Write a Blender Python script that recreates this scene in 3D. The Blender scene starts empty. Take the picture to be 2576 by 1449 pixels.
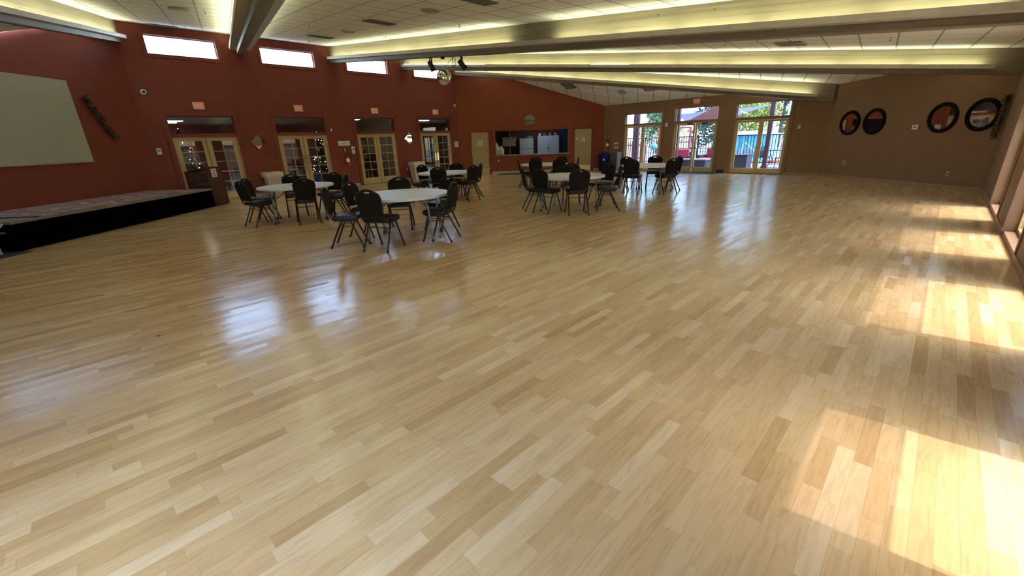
import bpy, bmesh, math, random
from mathutils import Vector, Matrix
random.seed(7)
PI = math.pi
R2 = math.sqrt(2.0)
sc = bpy.context.scene
COL = sc.collection

# ------------------------------------------------------------------ camera
F_PX, VPX, VPY, CAM_H = 1057.5, 1393.0, 3713.0, 1.6
d = Vector((VPX - 1288.0, VPY - 724.5, F_PX)).normalized()          # straight down, in camera axes
fw = (Vector((0, 0, 1)) - d * d.z).normalized()
rt = d.cross(fw)
rows = Matrix((rt, fw, -d))
cd = bpy.data.cameras.new('camera'); cam = bpy.data.objects.new('camera', cd); COL.objects.link(cam)
cd.sensor_width = 36.0; cd.lens = 36.0 * F_PX / 2576.0; cd.clip_start = 0.05; cd.clip_end = 400
cam.matrix_world = Matrix.Translation((0, 0, CAM_H)) @ (rows @ Matrix.Diagonal((1, -1, -1))).to_4x4()
sc.camera = cam

# ------------------------------------------------------------------ view, sky, sun
sc.view_settings.view_transform = 'Standard'
sc.view_settings.look = 'None'
sc.view_settings.gamma = 1.0
sc.view_settings.use_curve_mapping = False
sc.view_settings.exposure = 1.6
TUBE_STRENGTH = 15.0
SKY_STRENGTH = 1.75
SUN_STRENGTH = 4.0
SUN_EL = math.radians(62)
w = bpy.data.worlds.new('sky'); sc.world = w; w.use_nodes = True
nt = w.node_tree
bgn = nt.nodes['Background']
sky = nt.nodes.new('ShaderNodeTexSky'); sky.sky_type = 'NISHITA'; sky.sun_disc = False
sky.sun_elevation = SUN_EL; sky.sun_rotation = math.radians(125); sky.air_density = 1.0; sky.dust_density = 1.5
nt.links.new(sky.outputs[0], bgn.inputs[0]); bgn.inputs[1].default_value = SKY_STRENGTH

def UV(u, v, z=0.0):
    return Vector(((u + v) / R2, (v - u) / R2, z))

ld = bpy.data.lights.new('sun', 'SUN'); ld.energy = SUN_STRENGTH; ld.angle = math.radians(0.55); ld.color = (1.0, 0.98, 0.95)
sun = bpy.data.objects.new('sun', ld); COL.objects.link(sun)
h = UV(-1.0, -0.12).normalized() * math.cos(SUN_EL)
sun.rotation_euler = Vector((h.x, h.y, -math.sin(SUN_EL))).to_track_quat('-Z', 'Y').to_euler()
sun.location = (20, -5, 20)
sc.cycles.max_bounces = 8; sc.cycles.diffuse_bounces = 5; sc.cycles.glossy_bounces = 4
sc.cycles.transparent_max_bounces = 16; sc.cycles.caustics_reflective = False; sc.cycles.caustics_refractive = False
sc.cycles.sample_clamp_indirect = 6.0

# ------------------------------------------------------------------ materials
def new_mat(name):
    m = bpy.data.materials.new(name); m.use_nodes = True
    return m, m.node_tree, m.node_tree.nodes['Principled BSDF']
MATS = {}
def M(name, col=(.5, .5, .5), rough=.6, metal=0.0, noise=0.0, nscale=20.0, bump=0.0, spec=None, emis=None, estr=0.0, coat=0.0):
    if name in MATS: return MATS[name]
    m, t, b = new_mat(name)
    b.inputs['Base Color'].default_value = (*col, 1); b.inputs['Roughness'].default_value = rough
    b.inputs['Metallic'].default_value = metal
    if spec is not None: b.inputs['Specular IOR Level'].default_value = spec
    if coat: b.inputs['Coat Weight'].default_value = coat; b.inputs['Coat Roughness'].default_value = .1
    if emis: b.inputs['Emission Color'].default_value = (*emis, 1); b.inputs['Emission Strength'].default_value = estr
    if noise or bump:
        tc = t.nodes.new('ShaderNodeTexCoord'); n = t.nodes.new('ShaderNodeTexNoise')
        n.inputs['Scale'].default_value = nscale; n.inputs['Detail'].default_value = 5
        t.links.new(tc.outputs['Object'], n.inputs['Vector'])
        if noise:
            r = t.nodes.new('ShaderNodeValToRGB')
            r.color_ramp.elements[0].position = .3; r.color_ramp.elements[1].position = .7
            r.color_ramp.elements[0].color = (*[c * (1 - noise) for c in col], 1)
            r.color_ramp.elements[1].color = (*[min(1, c * (1 + noise)) for c in col], 1)
            t.links.new(n.outputs['Fac'], r.inputs[0]); t.links.new(r.outputs[0], b.inputs['Base Color'])
        if bump:
            bp = t.nodes.new('ShaderNodeBump'); bp.inputs['Strength'].default_value = bump; bp.inputs['Distance'].default_value = .01
            t.links.new(n.outputs['Fac'], bp.inputs['Height']); t.links.new(bp.outputs[0], b.inputs['Normal'])
    MATS[name] = m
    return m

def math_node(t, op, a, b=None, c=None):
    n = t.nodes.new('ShaderNodeMath'); n.operation = op
    for i, x in enumerate((a, b, c)):
        if x is None: continue
        if isinstance(x, (int, float)): n.inputs[i].default_value = x
        else: t.links.new(x, n.inputs[i])
    return n.outputs[0]

def ramp(t, fac, stops):
    r = t.nodes.new('ShaderNodeValToRGB')
    while len(r.color_ramp.elements) < len(stops): r.color_ramp.elements.new(.5)
    for e, (p, c) in zip(r.color_ramp.elements, stops): e.position = p; e.color = (*c, 1)
    t.links.new(fac, r.inputs[0]); return r.outputs[0]

def mixc(t, fac, a, b, mode='MIX'):
    n = t.nodes.new('ShaderNodeMix'); n.data_type = 'RGBA'; n.blend_type = mode
    for s, x in ((n.inputs[0], fac), (n.inputs[6], a), (n.inputs[7], b)):
        if isinstance(x, (int, float)): s.default_value = x
        elif isinstance(x, tuple): s.default_value = (*x, 1)
        else: t.links.new(x, s)
    return n.outputs[2]

def floor_material():
    m, t, b = new_mat('maple_strip_floor')
    tc = t.nodes.new('ShaderNodeTexCoord'); mp = t.nodes.new('ShaderNodeMapping')
    mp.inputs['Rotation'].default_value = (0, 0, PI / 4)              # x -> u, y -> v
    t.links.new(tc.outputs['Object'], mp.inputs['Vector'])
    sp = t.nodes.new('ShaderNodeSeparateXYZ'); t.links.new(mp.outputs[0], sp.inputs[0])
    U, V = sp.outputs[0], sp.outputs[1]
    W = 0.076
    ru = math_node(t, 'DIVIDE', U, W); row = math_node(t, 'FLOOR', ru); fu = math_node(t, 'FRACT', ru)
    wn = t.nodes.new('ShaderNodeTexWhiteNoise'); wn.noise_dimensions = '1D'; t.links.new(row, wn.inputs['W'])
    L = math_node(t, 'MULTIPLY_ADD', wn.outputs['Value'], .38, .42)
    sh = math_node(t, 'MULTIPLY', wn.outputs['Value'], 37.7)
    rv = math_node(t, 'DIVIDE', math_node(t, 'ADD', V, sh), L); cell = math_node(t, 'FLOOR', rv); fv = math_node(t, 'FRACT', rv)
    cmb = t.nodes.new('ShaderNodeCombineXYZ'); t.links.new(row, cmb.inputs[0]); t.links.new(cell, cmb.inputs[1])
    w2 = t.nodes.new('ShaderNodeTexWhiteNoise'); w2.noise_dimensions = '2D'; t.links.new(cmb.outputs[0], w2.inputs['Vector'])
    tone = ramp(t, w2.outputs['Value'], [(0.0, (.53, .335, .15)), (.12, (.60, .395, .185)), (.5, (.66, .45, .22)), (.85, (.70, .495, .26)), (1.0, (.75, .56, .325))])
    # grain: noise stretched along the strip, shifted per strip
    gv = t.nodes.new('ShaderNodeCombineXYZ')
    t.links.new(math_node(t, 'MULTIPLY', U, 16.0), gv.inputs[0])
    t.links.new(math_node(t, 'MULTIPLY_ADD', w2.outputs['Value'], 40.0, math_node(t, 'MULTIPLY', V, 1.7)), gv.inputs[1])
    t.links.new(w2.outputs['Value'], gv.inputs[2])
    gn = t.nodes.new('ShaderNodeTexNoise'); gn.inputs['Scale'].default_value = 2.6; gn.inputs['Detail'].default_value = 6; gn.inputs['Distortion'].default_value = .9
    t.links.new(gv.outputs[0], gn.inputs['Vector'])
    g = ramp(t, gn.outputs['Fac'], [(.33, (.84, .80, .75)), (.55, (1, 1, 1)), (.75, (1.0, .97, .93))])
    colr = mixc(t, 0.75, tone, g, 'MULTIPLY')
    # scattered small knots
    kn = t.nodes.new('ShaderNodeTexVoronoi'); kn.inputs['Scale'].default_value = 1.25; t.links.new(mp.outputs[0], kn.inputs['Vector'])
    kr = ramp(t, kn.outputs['Distance'], [(0.0, (.25, .13, .06)), (.018, (.55, .38, .25)), (.04, (1, 1, 1))])
    colr = mixc(t, .8, colr, kr, 'MULTIPLY')
    # seams
    e1 = math_node(t, 'LESS_THAN', math_node(t, 'MINIMUM', fu, math_node(t, 'SUBTRACT', 1.0, fu)), .012)
    e2 = math_node(t, 'LESS_THAN', math_node(t, 'MINIMUM', fv, math_node(t, 'SUBTRACT', 1.0, fv)), .0018)
    seam = math_node(t, 'MAXIMUM', e1, e2)
    colr = mixc(t, math_node(t, 'MULTIPLY', seam, .33), colr, (.22, .13, .07))
    t.links.new(colr, b.inputs['Base Color'])
    b.inputs['Roughness'].default_value = .2
    rr = math_node(t, 'MULTIPLY_ADD', gn.outputs['Fac'], .07, .15); t.links.new(rr, b.inputs['Roughness'])
    b.inputs['Specular IOR Level'].default_value = .72
    # slightly uneven boards: each strip is tipped a hair
    geo = t.nodes.new('ShaderNodeNewGeometry'); va = t.nodes.new('ShaderNodeVectorMath'); va.operation = 'ADD'
    vs = t.nodes.new('ShaderNodeVectorMath'); vs.operation = 'SCALE'; vs.inputs['Scale'].default_value = .030
    vc = t.nodes.new('ShaderNodeVectorMath'); vc.operation = 'SUBTRACT'; vc.inputs[1].default_value = (.5, .5, .5)
    t.links.new(w2.outputs['Color'], vc.inputs[0]); t.links.new(vc.outputs[0], vs.inputs[0])
    t.links.new(geo.outputs['Normal'], va.inputs[0]); t.links.new(vs.outputs[0], va.inputs[1])
    bp = t.nodes.new('ShaderNodeBump'); bp.inputs['Strength'].default_value = .12; bp.inputs['Distance'].default_value = .002
    wv = t.nodes.new('ShaderNodeTexNoise'); wv.inputs['Scale'].default_value = 9.0; wv.inputs['Detail'].default_value = 2; t.links.new(mp.outputs[0], wv.inputs['Vector'])
    t.links.new(wv.outputs['Fac'], bp.inputs['Height']); t.links.new(va.outputs[0], bp.inputs['Normal']); t.links.new(bp.outputs[0], b.inputs['Normal'])
    return m

def tile_material(turn, offv=.12):
    m, t, b = new_mat('lay_in_ceiling_tile')
    tc = t.nodes.new('ShaderNodeTexCoord'); mp = t.nodes.new('ShaderNodeMapping')
    mp.inputs['Rotation'].default_value = (0, 0, PI / 4 - math.radians(turn)); t.links.new(tc.outputs['Object'], mp.inputs['Vector'])
    sp = t.nodes.new('ShaderNodeSeparateXYZ'); t.links.new(mp.outputs[0], sp.inputs[0])
    def edge(o, off, pitch, wd):
        f = math_node(t, 'FRACT', math_node(t, 'DIVIDE', math_node(t, 'ADD', o, off), pitch))
        return math_node(t, 'LESS_THAN', math_node(t, 'MINIMUM', f, math_node(t, 'SUBTRACT', 1.0, f)), wd / pitch / 2)
    e = math_node(t, 'MAXIMUM', edge(sp.outputs[0], .04, .65, .032), edge(sp.outputs[1], offv, .65, .024))
    n = t.nodes.new('ShaderNodeTexNoise'); n.inputs['Scale'].default_value = 55; n.inputs['Detail'].default_value = 4; t.links.new(tc.outputs['Object'], n.inputs['Vector'])
    base = ramp(t, n.outputs['Fac'], [(.35, (.72, .72, .66)), (.55, (.84, .84, .78)), (.7, (.87, .87, .82))])
    t.links.new(mixc(t, e, base, (.34, .325, .26)), b.inputs['Base Color']); b.inputs['Roughness'].default_value = .9
    bp = t.nodes.new('ShaderNodeBump'); bp.inputs['Strength'].default_value = .3; bp.inputs['Distance'].default_value = .004
    t.links.new(n.outputs['Fac'], bp.inputs['Height']); t.links.new(bp.outputs[0], b.inputs['Normal'])
    return m

def wood_beam_material(slope):
    m, t, b = new_mat('pale_laminated_timber')
    tc = t.nodes.new('ShaderNodeTexCoord'); mp = t.nodes.new('ShaderNodeMapping'); mp.inputs['Scale'].default_value = (.30, 7, 14)
    sx = t.nodes.new('ShaderNodeSeparateXYZ'); cx = t.nodes.new('ShaderNodeCombineXYZ'); t.links.new(tc.outputs['Object'], sx.inputs[0])
    t.links.new(sx.outputs[0], cx.inputs[0]); t.links.new(sx.outputs[1], cx.inputs[1]); t.links.new(math_node(t, 'MULTIPLY_ADD', sx.outputs[0], -slope, sx.outputs[2]), cx.inputs[2])
    t.links.new(cx.outputs[0], mp.inputs['Vector'])
    n = t.nodes.new('ShaderNodeTexNoise'); n.inputs['Scale'].default_value = 1.6; n.inputs['Detail'].default_value = 7; n.inputs['Distortion'].default_value = .4
    t.links.new(mp.outputs[0], n.inputs['Vector'])
    g = ramp(t, n.outputs['Fac'], [(.28, (.125, .103, .062)), (.45, (.195, .164, .103)), (.62, (.232, .197, .127)), (.8, (.150, .125, .077))])
    mk = t.nodes.new('ShaderNodeMapping'); mk.inputs['Scale'].default_value = (1.3, 3, 3.2); t.links.new(cx.outputs[0], mk.inputs['Vector'])
    k = t.nodes.new('ShaderNodeTexVoronoi'); k.inputs['Scale'].default_value = 1.3; t.links.new(mk.outputs[0], k.inputs['Vector'])
    kr = ramp(t, k.outputs['Distance'], [(0, (.32, .2, .1)), (.035, (.6, .46, .3)), (.07, (1, 1, 1))])
    t.links.new(mixc(t, .85, g, kr, 'MULTIPLY'), b.inputs['Base Color']); b.inputs['Roughness'].default_value = .6
    return m

def glass_material(name, tint=(.93, .95, .94), ior=1.45, rough=0.0):
    m = bpy.data.materials.new(name); m.use_nodes = True; t = m.node_tree; t.nodes.clear()
    o = t.nodes.new('ShaderNodeOutputMaterial'); mx = t.nodes.new('ShaderNodeMixShader'); tr = t.nodes.new('ShaderNodeBsdfTransparent')
    gl = t.nodes.new('ShaderNodeBsdfGlossy'); fr = t.nodes.new('ShaderNodeFresnel')
    tr.inputs[0].default_value = (*tint, 1); gl.inputs['Roughness'].default_value = rough; gm = t.nodes.new('ShaderNodeNewGeometry')
    t.links.new(math_node(t, 'MULTIPLY_ADD', gm.outputs['Backfacing'], 1.0 / ior - ior, ior), fr.inputs[0])
    t.links.new(fr.outputs[0], mx.inputs[0]); t.links.new(tr.outputs[0], mx.inputs[1]); t.links.new(gl.outputs[0], mx.inputs[2]); t.links.new(mx.outputs[0], o.inputs[0])
    return m

RED = M('brick_red_wall_paint', (.215, .043, .027), .75, noise=.06, nscale=3, bump=.05)
KRED = M('rust_red_wall_paint', (.245, .050, .020), .75, noise=.06, nscale=3, bump=.05)
PEACH = M('peach_tan_wall_paint', (.235, .125, .062), .75, noise=.05, nscale=3, bump=.05)
FLOOR = floor_material(); TILES = [tile_material(a) for a in (-13.7, -6.5, 5.1, 16.0, 27.0, -27.0)]
CHAN = M('grey_tan_cove_paint', (.46, .42, .35), .55, noise=.08, nscale=8)
GLASS = glass_material('clear_window_glass')
SKYGLASS = glass_material('clerestory_glass', (.97, .98, .99))
PATIOG = glass_material('patio_door_glass', (.47, .50, .53))
TINT = glass_material('sun_filter_glass', (.56, .56, .53), 1.3)
ROSE = glass_material('rose_sun_filter_glass', (.36, .33, .33), 1.3)
TANDOOR = M('ochre_tan_door_paint', (.50, .37, .16), .45, noise=.05, nscale=6)
FLATDOOR = M('flat_door_tan_paint', (.42, .32, .15), .5, noise=.05, nscale=4)
BRASS = M('polished_brass', (.75, .55, .20), .22, 1.0)
CHROME = M('satin_metal', (.60, .60, .58), .3, 1.0)
BLACK = M('black_plastic', (.012, .012, .013), .45)
WHITE = M('white_plastic', (.72, .71, .66), .5)
PAPER = M('white_paper', (.78, .78, .75), .8)
INK = M('dark_print', (.05, .05, .05), .8)
LIGHTTRIM = M('travertine_base_tile', (.50, .42, .30), .5, noise=.25, nscale=14)
DARKRED = M('dark_red_shadow_gap', (.06, .015, .012), .8)
SEATV = M('dark_brown_vinyl', (.010, .009, .009), .42, noise=.2, nscale=60, bump=.1, spec=.3)
BACKF = M('dark_brown_back_fabric', (.016, .012, .010), .85, noise=.35, nscale=130, bump=.2, spec=.12)
FRAMEM = M('bronze_grey_frame_metal', (.035, .030, .027), .42, .7)
TOPW = M('speckled_white_table_plastic', (.68, .70, .68), .42, noise=.06, nscale=90)
LEGGREY = M('grey_powder_coated_steel', (.16, .17, .18), .4, .5)
RUBBER = M('black_rubber', (.01, .01, .01), .7)

# ------------------------------------------------------------------ mesh helpers
class MB:
    def __init__(s): s.bm = bmesh.new()
    def face(s, pts):
        return s.bm.faces.new([s.bm.verts.new(p) for p in pts])
    def hexa(s, p):
        v = [s.bm.verts.new(q) for q in p]
        for f in ((0, 3, 2, 1), (4, 5, 6, 7), (0, 1, 5, 4), (1, 2, 6, 5), (2, 3, 7, 6), (3, 0, 4, 7)):
            s.bm.faces.new([v[i] for i in f])
        return s
    def box(s, x0, x1, y0, y1, z0, z1, z1b=None):
        if z1b is None: z1b = z1
        return s.hexa([(x0, y0, z0), (x1, y0, z0), (x1, y1, z0), (x0, y1, z0), (x0, y0, z1), (x1, y0, z1b), (x1, y1, z1b), (x0, y1, z1)])
    def lathe(s, prof, n=32, c=(0, 0, 0), axis='z', closed=False):
        rings = []
        for r, z in prof:
            ring = []
            for i in range(n):
                a = 2 * PI * i / n
                p = (r * math.cos(a), r * math.sin(a), z)
                if axis == 'y': p = (p[0], p[2], p[1])
                if axis == 'x': p = (p[2], p[0], p[1])
                ring.append(s.bm.verts.new((p[0] + c[0], p[1] + c[1], p[2] + c[2])))
            rings.append(ring)
        for a, b in zip(rings, rings[1:]):
            for i in range(n): s.bm.faces.new((a[i], a[(i + 1) % n], b[(i + 1) % n], b[i]))
        if not closed:
            s.bm.faces.new(list(reversed(rings[0]))); s.bm.faces.new(rings[-1])
        else:
            a, b = rings[-1], rings[0]
            for i in range(n): s.bm.faces.new((a[i], a[(i + 1) % n], b[(i + 1) % n], b[i]))
        return s
    def cyl(s, c, r, z0, z1, n=20, axis='z'): return s.lathe([(r, z0), (r, z1)], n, c, axis)
    def sphere(s, c, r, n=16, sq=(1, 1, 1)):
        k = n // 2
        prof = [(max(r * math.sin(PI * i / k), 1e-4), -r * math.cos(PI * i / k)) for i in range(k + 1)]
        v0 = len(s.bm.verts); s.lathe(prof, n); s.bm.verts.ensure_lookup_table()
        for v in s.bm.verts[v0:]:
            v.co = Vector((v.co.x * sq[0] + c[0], v.co.y * sq[1] + c[1], v.co.z * sq[2] + c[2]))
        return s
    def tube(s, pts, r, n=8, closed=False):
        pts = [Vector(p) for p in pts]; N = len(pts); rings = []; up = None
        for i, p in enumerate(pts):
            if closed: tdir = (pts[(i + 1) % N] - pts[i - 1]).normalized()
            else: tdir = (pts[min(i + 1, N - 1)] - pts[max(i - 1, 0)]).normalized()
            if up is None: up = Vector((0, 0, 1)) if abs(tdir.z) < .9 else Vector((1, 0, 0))
            a = (up - tdir * up.dot(tdir)).normalized(); b = tdir.cross(a); up = a
            rr = r[i] if isinstance(r, (list, tuple)) else r
            rings.append([s.bm.verts.new(p + (a * math.cos(2 * PI * j / n) + b * math.sin(2 * PI * j / n)) * rr) for j in range(n)])
        pairs = list(zip(rings, rings[1:])) + ([(rings[-1], rings[0])] if closed else [])
        for A, B in pairs:
            for j in range(n): s.bm.faces.new((A[j], A[(j + 1) % n], B[(j + 1) % n], B[j]))
        if not closed:
            s.bm.faces.new(list(reversed(rings[0]))); s.bm.faces.new(rings[-1])
        return s
    def prism(s, outline, y0, y1, holes=()):
        """outline in (x,z), extruded along y"""
        loops = [outline] + list(holes); edges = []
        for lp in loops:
            vs = [s.bm.verts.new((x, y0, z)) for x, z in lp]
            edges += [s.bm.edges.new((vs[i], vs[(i + 1) % len(vs)])) for i in range(len(vs))]
        g = bmesh.ops.triangle_fill(s.bm, edges=edges, use_beauty=True)
        fs = [f for f in g['geom'] if isinstance(f, bmesh.types.BMFace)]
        e = bmesh.ops.extrude_face_region(s.bm, geom=fs)
        vs = [v for v in e['geom'] if isinstance(v, bmesh.types.BMVert)]
        bmesh.ops.translate(s.bm, verts=vs, vec=(0, y1 - y0, 0))
        return s
    def xform(s, m):
        bmesh.ops.transform(s.bm, matrix=m, verts=s.bm.verts); return s
    def build(s, name, mat, parent=None, loc=(0, 0, 0), rz=0.0, bevel=0.0, seg=2, smooth=False):
        bmesh.ops.recalc_face_normals(s.bm, faces=s.bm.faces)
        me = bpy.data.meshes.new(name); s.bm.to_mesh(me); s.bm.free()
        for mm in (mat if isinstance(mat, (list, tuple)) else [mat]): me.materials.append(mm)
        o = bpy.data.objects.new(name, me); COL.objects.link(o)
        o.location = loc; o.rotation_euler = (0, 0, rz)
        if parent: o.parent = parent
        if bevel:
            b = o.modifiers.new('bevel', 'BEVEL'); b.width = bevel; b.segments = seg; b.limit_method = 'ANGLE'; b.angle_limit = math.radians(40)
        if smooth:
            for p in me.polygons: p.use_smooth = True
            if smooth != 'all': me.set_sharp_from_angle(angle=math.radians(38))
        return o

def tag(o, label=None, cat=None, group=None, kind=None):
    if label: o['label'] = label
    if cat: o['category'] = cat
    if group: o['group'] = group
    if kind: o['kind'] = kind
    return o
def thing(name, label, cat, loc=(0, 0, 0), rz=0.0, group=None, kind=None):
    o = bpy.data.objects.new(name, None); COL.objects.link(o); o.empty_display_size = .1
    o.location = loc; o.rotation_euler = (0, 0, rz)
    return tag(o, label, cat, group, kind)
def copy_tree(o, parent=None):
    c = o.copy(); COL.objects.link(c)
    if parent: c.parent = parent
    for ch in o.children: copy_tree(ch, c)
    return c

# wall frames: local x along the wall, local y OUT of the room
US, VS = 24.2 / R2, 26.6 / R2
UR = 1.25 / R2
ML = math.hypot(.47, 5.08)
def mx(yy): return (15.46 - yy) * ML / 5.08
FR = {'red': (UV(-US, 0), PI / 4), 'kit': (Vector((0, 21.85, 0)), 0.0), 'ext': (UV(0, VS), -PI / 4),
      'mir': (Vector((11.15, 15.46, 0)), math.atan2(10.38 - 15.46, 11.62 - 11.15)), 'right': (UV(UR, 0), -3 * PI / 4), 'left': (Vector((-10.75, 0, 0)), PI / 2)}
def at(wall, x, y=0.0, z=0.0):
    o, a = FR[wall]
    return Vector((o.x + x * math.cos(a) - y * math.sin(a), o.y + x * math.sin(a) + y * math.cos(a), z))
def rz_of(wall): return FR[wall][1]
def wthing(wall, x, z, name, label, cat, y=0.0, **k):
    return thing(name, label, cat, at(wall, x, y, z), rz_of(wall), **k)

# ------------------------------------------------------------------ ceiling shape
CB = [(1.91, -2.80, -3.04, 2.95), (4.95, .5, UR, 3.12), (8.0, 8.0, UR, 3.12), (11.0, 15.56, UR, 3.12), (13.79, VS, -3.04, 2.97)]
def beamline(b, u):
    t = (u + US) / (b[2] + US); return b[0] + (b[1] - b[0]) * t, 5.05 + (b[3] - 5.05) * t
def ceil_z(u, v):
    L = [beamline(b, u) for b in CB]
    if v > L[-1][0]: return 5.05 - (v - 13.79) * (5.05 - 2.97) / (VS - 13.79)
    if v < L[0][0]: return 5.05 - (1.91 - v) * (5.05 - 2.95) / 4.71
    for i in range(4):
        if L[i][0] <= v <= L[i + 1][0]:
            t = (v - L[i][0]) / (L[i + 1][0] - L[i][0]); return L[i][1] * (1 - t) + L[i + 1][1] * t
def ceil_xy(x, y): return ceil_z((x - y) / R2, (x + y) / R2)

mb = MB()
def patch(a, b, mi, n=10):
    """ruled surface between two 3D segments a=(p,q), b=(p,q); thin slab"""
    g = []
    for i in range(n + 1):
        s = i / n; P = a[0].lerp(a[1], s); Q = b[0].lerp(b[1], s)
        g.append([mb.bm.verts.new(P.lerp(Q, j / 4)) for j in range(5)])
    for i in range(n):
        for j in range(4): mb.bm.faces.new((g[i][j], g[i + 1][j], g[i + 1][j + 1], g[i][j + 1])).material_index = mi
segs = [(UV(-US, b[0], 5.05), UV(b[2], b[1], b[3])) for b in CB]
for i in range(4): patch(segs[i], segs[i + 1], i)
patch(segs[4], (UV(-US, 13.79, 5.05), UV(-12.09, VS, 2.97)), 4)
patch(segs[0], (UV(-US, 1.91, 5.05), UV(-12.09, -2.80, 2.95)), 5)
bmesh.ops.remove_doubles(mb.bm, verts=mb.bm.verts, dist=.002)
ce = mb.build('ceiling', TILES); tag(ce, kind='structure')
sl = ce.modifiers.new('slab', 'SOLIDIFY'); sl.thickness = .25
for p in ce.data.polygons:
    if p.normal.z > 0: sl.offset = 1; break
else: sl.offset = -1

# floor
pts = [UV(-US, 1.91), UV(-US, 13.79), Vector((4.75, 21.85, 0)), UV(-3.04, VS), UV(UR, 15.56), UV(UR, .5), UV(-3.04, -2.8), UV(-12.09, -2.8)]
def grow(ps, g):
    c = sum(ps, Vector((0, 0, 0))) / len(ps); return [p + (p - c).normalized() * g for p in ps]
f = MB(); f.hexa([(-1, -1, -1)] * 8) if False else None
top = [f.bm.verts.new((p.x, p.y, 0)) for p in grow(pts, .14)]; bot = [f.bm.verts.new((p.x, p.y, -.12)) for p in grow(pts, .14)]
f.bm.faces.new(top); f.bm.faces.new(list(reversed(bot)))
for i in range(8): f.bm.faces.new((top[i], top[(i + 1) % 8], bot[(i + 1) % 8], bot[i]))
tag(f.build('floor', FLOOR), kind='structure')

# ------------------------------------------------------------------ walls with openings
def wall(name, fr, x0, x1, topfn, openings=(), mat=RED, th=.2, extra=()):
    x0e, x1e = x0 - .15, x1 + .15
    xs = sorted(set([x0e, x0, x1, x1e] + [v for o in openings for v in o[:2]] + list(extra)))
    m = MB()
    for a, b in zip(xs, xs[1:]):
        mid = (a + b) / 2; z = 0.0
        for o in sorted([o for o in openings if o[0] <= mid <= o[1]], key=lambda o: o[2]):
            if o[2] > z + 1e-4: m.box(a, b, 0, th, z, o[2])
            z = o[3]
        m.box(a, b, 0 if x0 <= mid <= x1 else .0008, th, z, topfn(min(max(a, x0), x1)), topfn(min(max(b, x0), x1)))
    o = m.build(name, mat, loc=FR[fr][0], rz=rz_of(fr)); return tag(o, kind='structure')
RD = [(2.52, 4.29), (5.56, 7.33), (8.56, 10.30), (11.58, 13.30)]       # doors in the red wall
ops = []
for a, b in RD: ops += [(a, b, 0, 2.0), (a, b, 2.08, 2.61), (a, b, 4.30, 4.80)]
wall('wall_left', 'red', 1.91, 13.79, lambda x: 5.07, ops, RED)
kz = lambda x: ceil_xy(x, 21.85) + .02
wall('wall_back', 'kit', -2.35, 4.75, kz, [(-1.76, -.87, 0, 1.99), (-.56, 3.02, .87, 1.99), (3.31, 4.19, 0, 1.99)], KRED)
ED = [(-10.95, -9.14), (-8.57, -6.78), (-6.10, -4.26)]
ops = []
for i, (a, b) in enumerate(ED):
    if i == 0: ops += [(a, b, 0, 2.0), (a, b, 2.06, 2.50)]
    else: ops += [(a, b, 0, 2.0), (a, b, 2.08, 2.60)]
wall('wall_patio', 'ext', -12.09, -3.04, lambda x: 2.99, ops, PEACH)
wall('wall_mirror', 'mir', 0, ML, lambda x: 2.97 + x / ML * .17, (), PEACH)
RW = [(1.95, 3.05), (4.58, 6.40), (7.80, 9.55), (10.90, 12.73)]
wall('wall_right', 'right', -15.56, -.5, lambda x: 3.14, [(-b, -a, .07, 2.55) for a, b in RW], PEACH, th=.28)
wall('wall_stage', 'left', 6.6, 13.45, lambda x: ceil_xy(-10.75, x) + .02, (), RED)
m = MB(); P1, P2 = UV(UR, .5), UV(-3.04, -2.8)
FR['near'] = (P1.copy(), math.atan2((P2 - P1).y, (P2 - P1).x)); Ln = (P2 - P1).length
FILL_WINDOWS = [(1.3, 1.9), (2.75, 3.45)]  # windows added out of view to light the foreground floor
wall('wall_near', 'near', 0, Ln, lambda x: 3.14 - x / Ln * .17, [(a, b, .07, 2.1) for a, b in FILL_WINDOWS], PEACH)
FR['behind'] = (P2.copy(), math.atan2((UV(-12.09, -2.8) - P2).y, (UV(-12.09, -2.8) - P2).x))
BWN = []
wall('wall_behind', 'behind', 0, 9.05, lambda x: 2.97, [(a, b, .07, 2.1) for a, b in BWN], PEACH)
m.bm.free()

# baseboards
def baseboard(name, fr, parts, mat, hgt=.10, th=.018):
    m = MB()
    for a, b in parts: m.box(a, b, -th, 0.01, 0, hgt)
    tag(m.build(name, mat, loc=FR[fr][0], rz=rz_of(fr), bevel=.004), kind='structure')
baseboard('baseboard_left', 'red', [(1.93, 2.36), (4.45, 5.40), (7.49, 8.40), (10.46, 11.42), (13.46, 13.77)], LIGHTTRIM)
baseboard('baseboard_back', 'kit', [(-2.33, -1.86), (-.77, 3.22), (4.29, 4.73)], LIGHTTRIM)
PB = M('tan_base_trim', (.33, .20, .11), .6)
baseboard('baseboard_patio', 'ext', [(-12.07, -11.06), (-9.03, -8.68), (-6.67, -6.21), (-4.15, -3.06)], PB, .09)
baseboard('baseboard_mirror', 'mir', [(.02, ML - .02)], PB, .09)
baseboard('baseboard_right', 'right', [(-15.54, -12.80), (-10.83, -9.62), (-7.73, -6.47), (-4.51, -3.12), (-1.88, -.55)], PB, .09)

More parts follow.
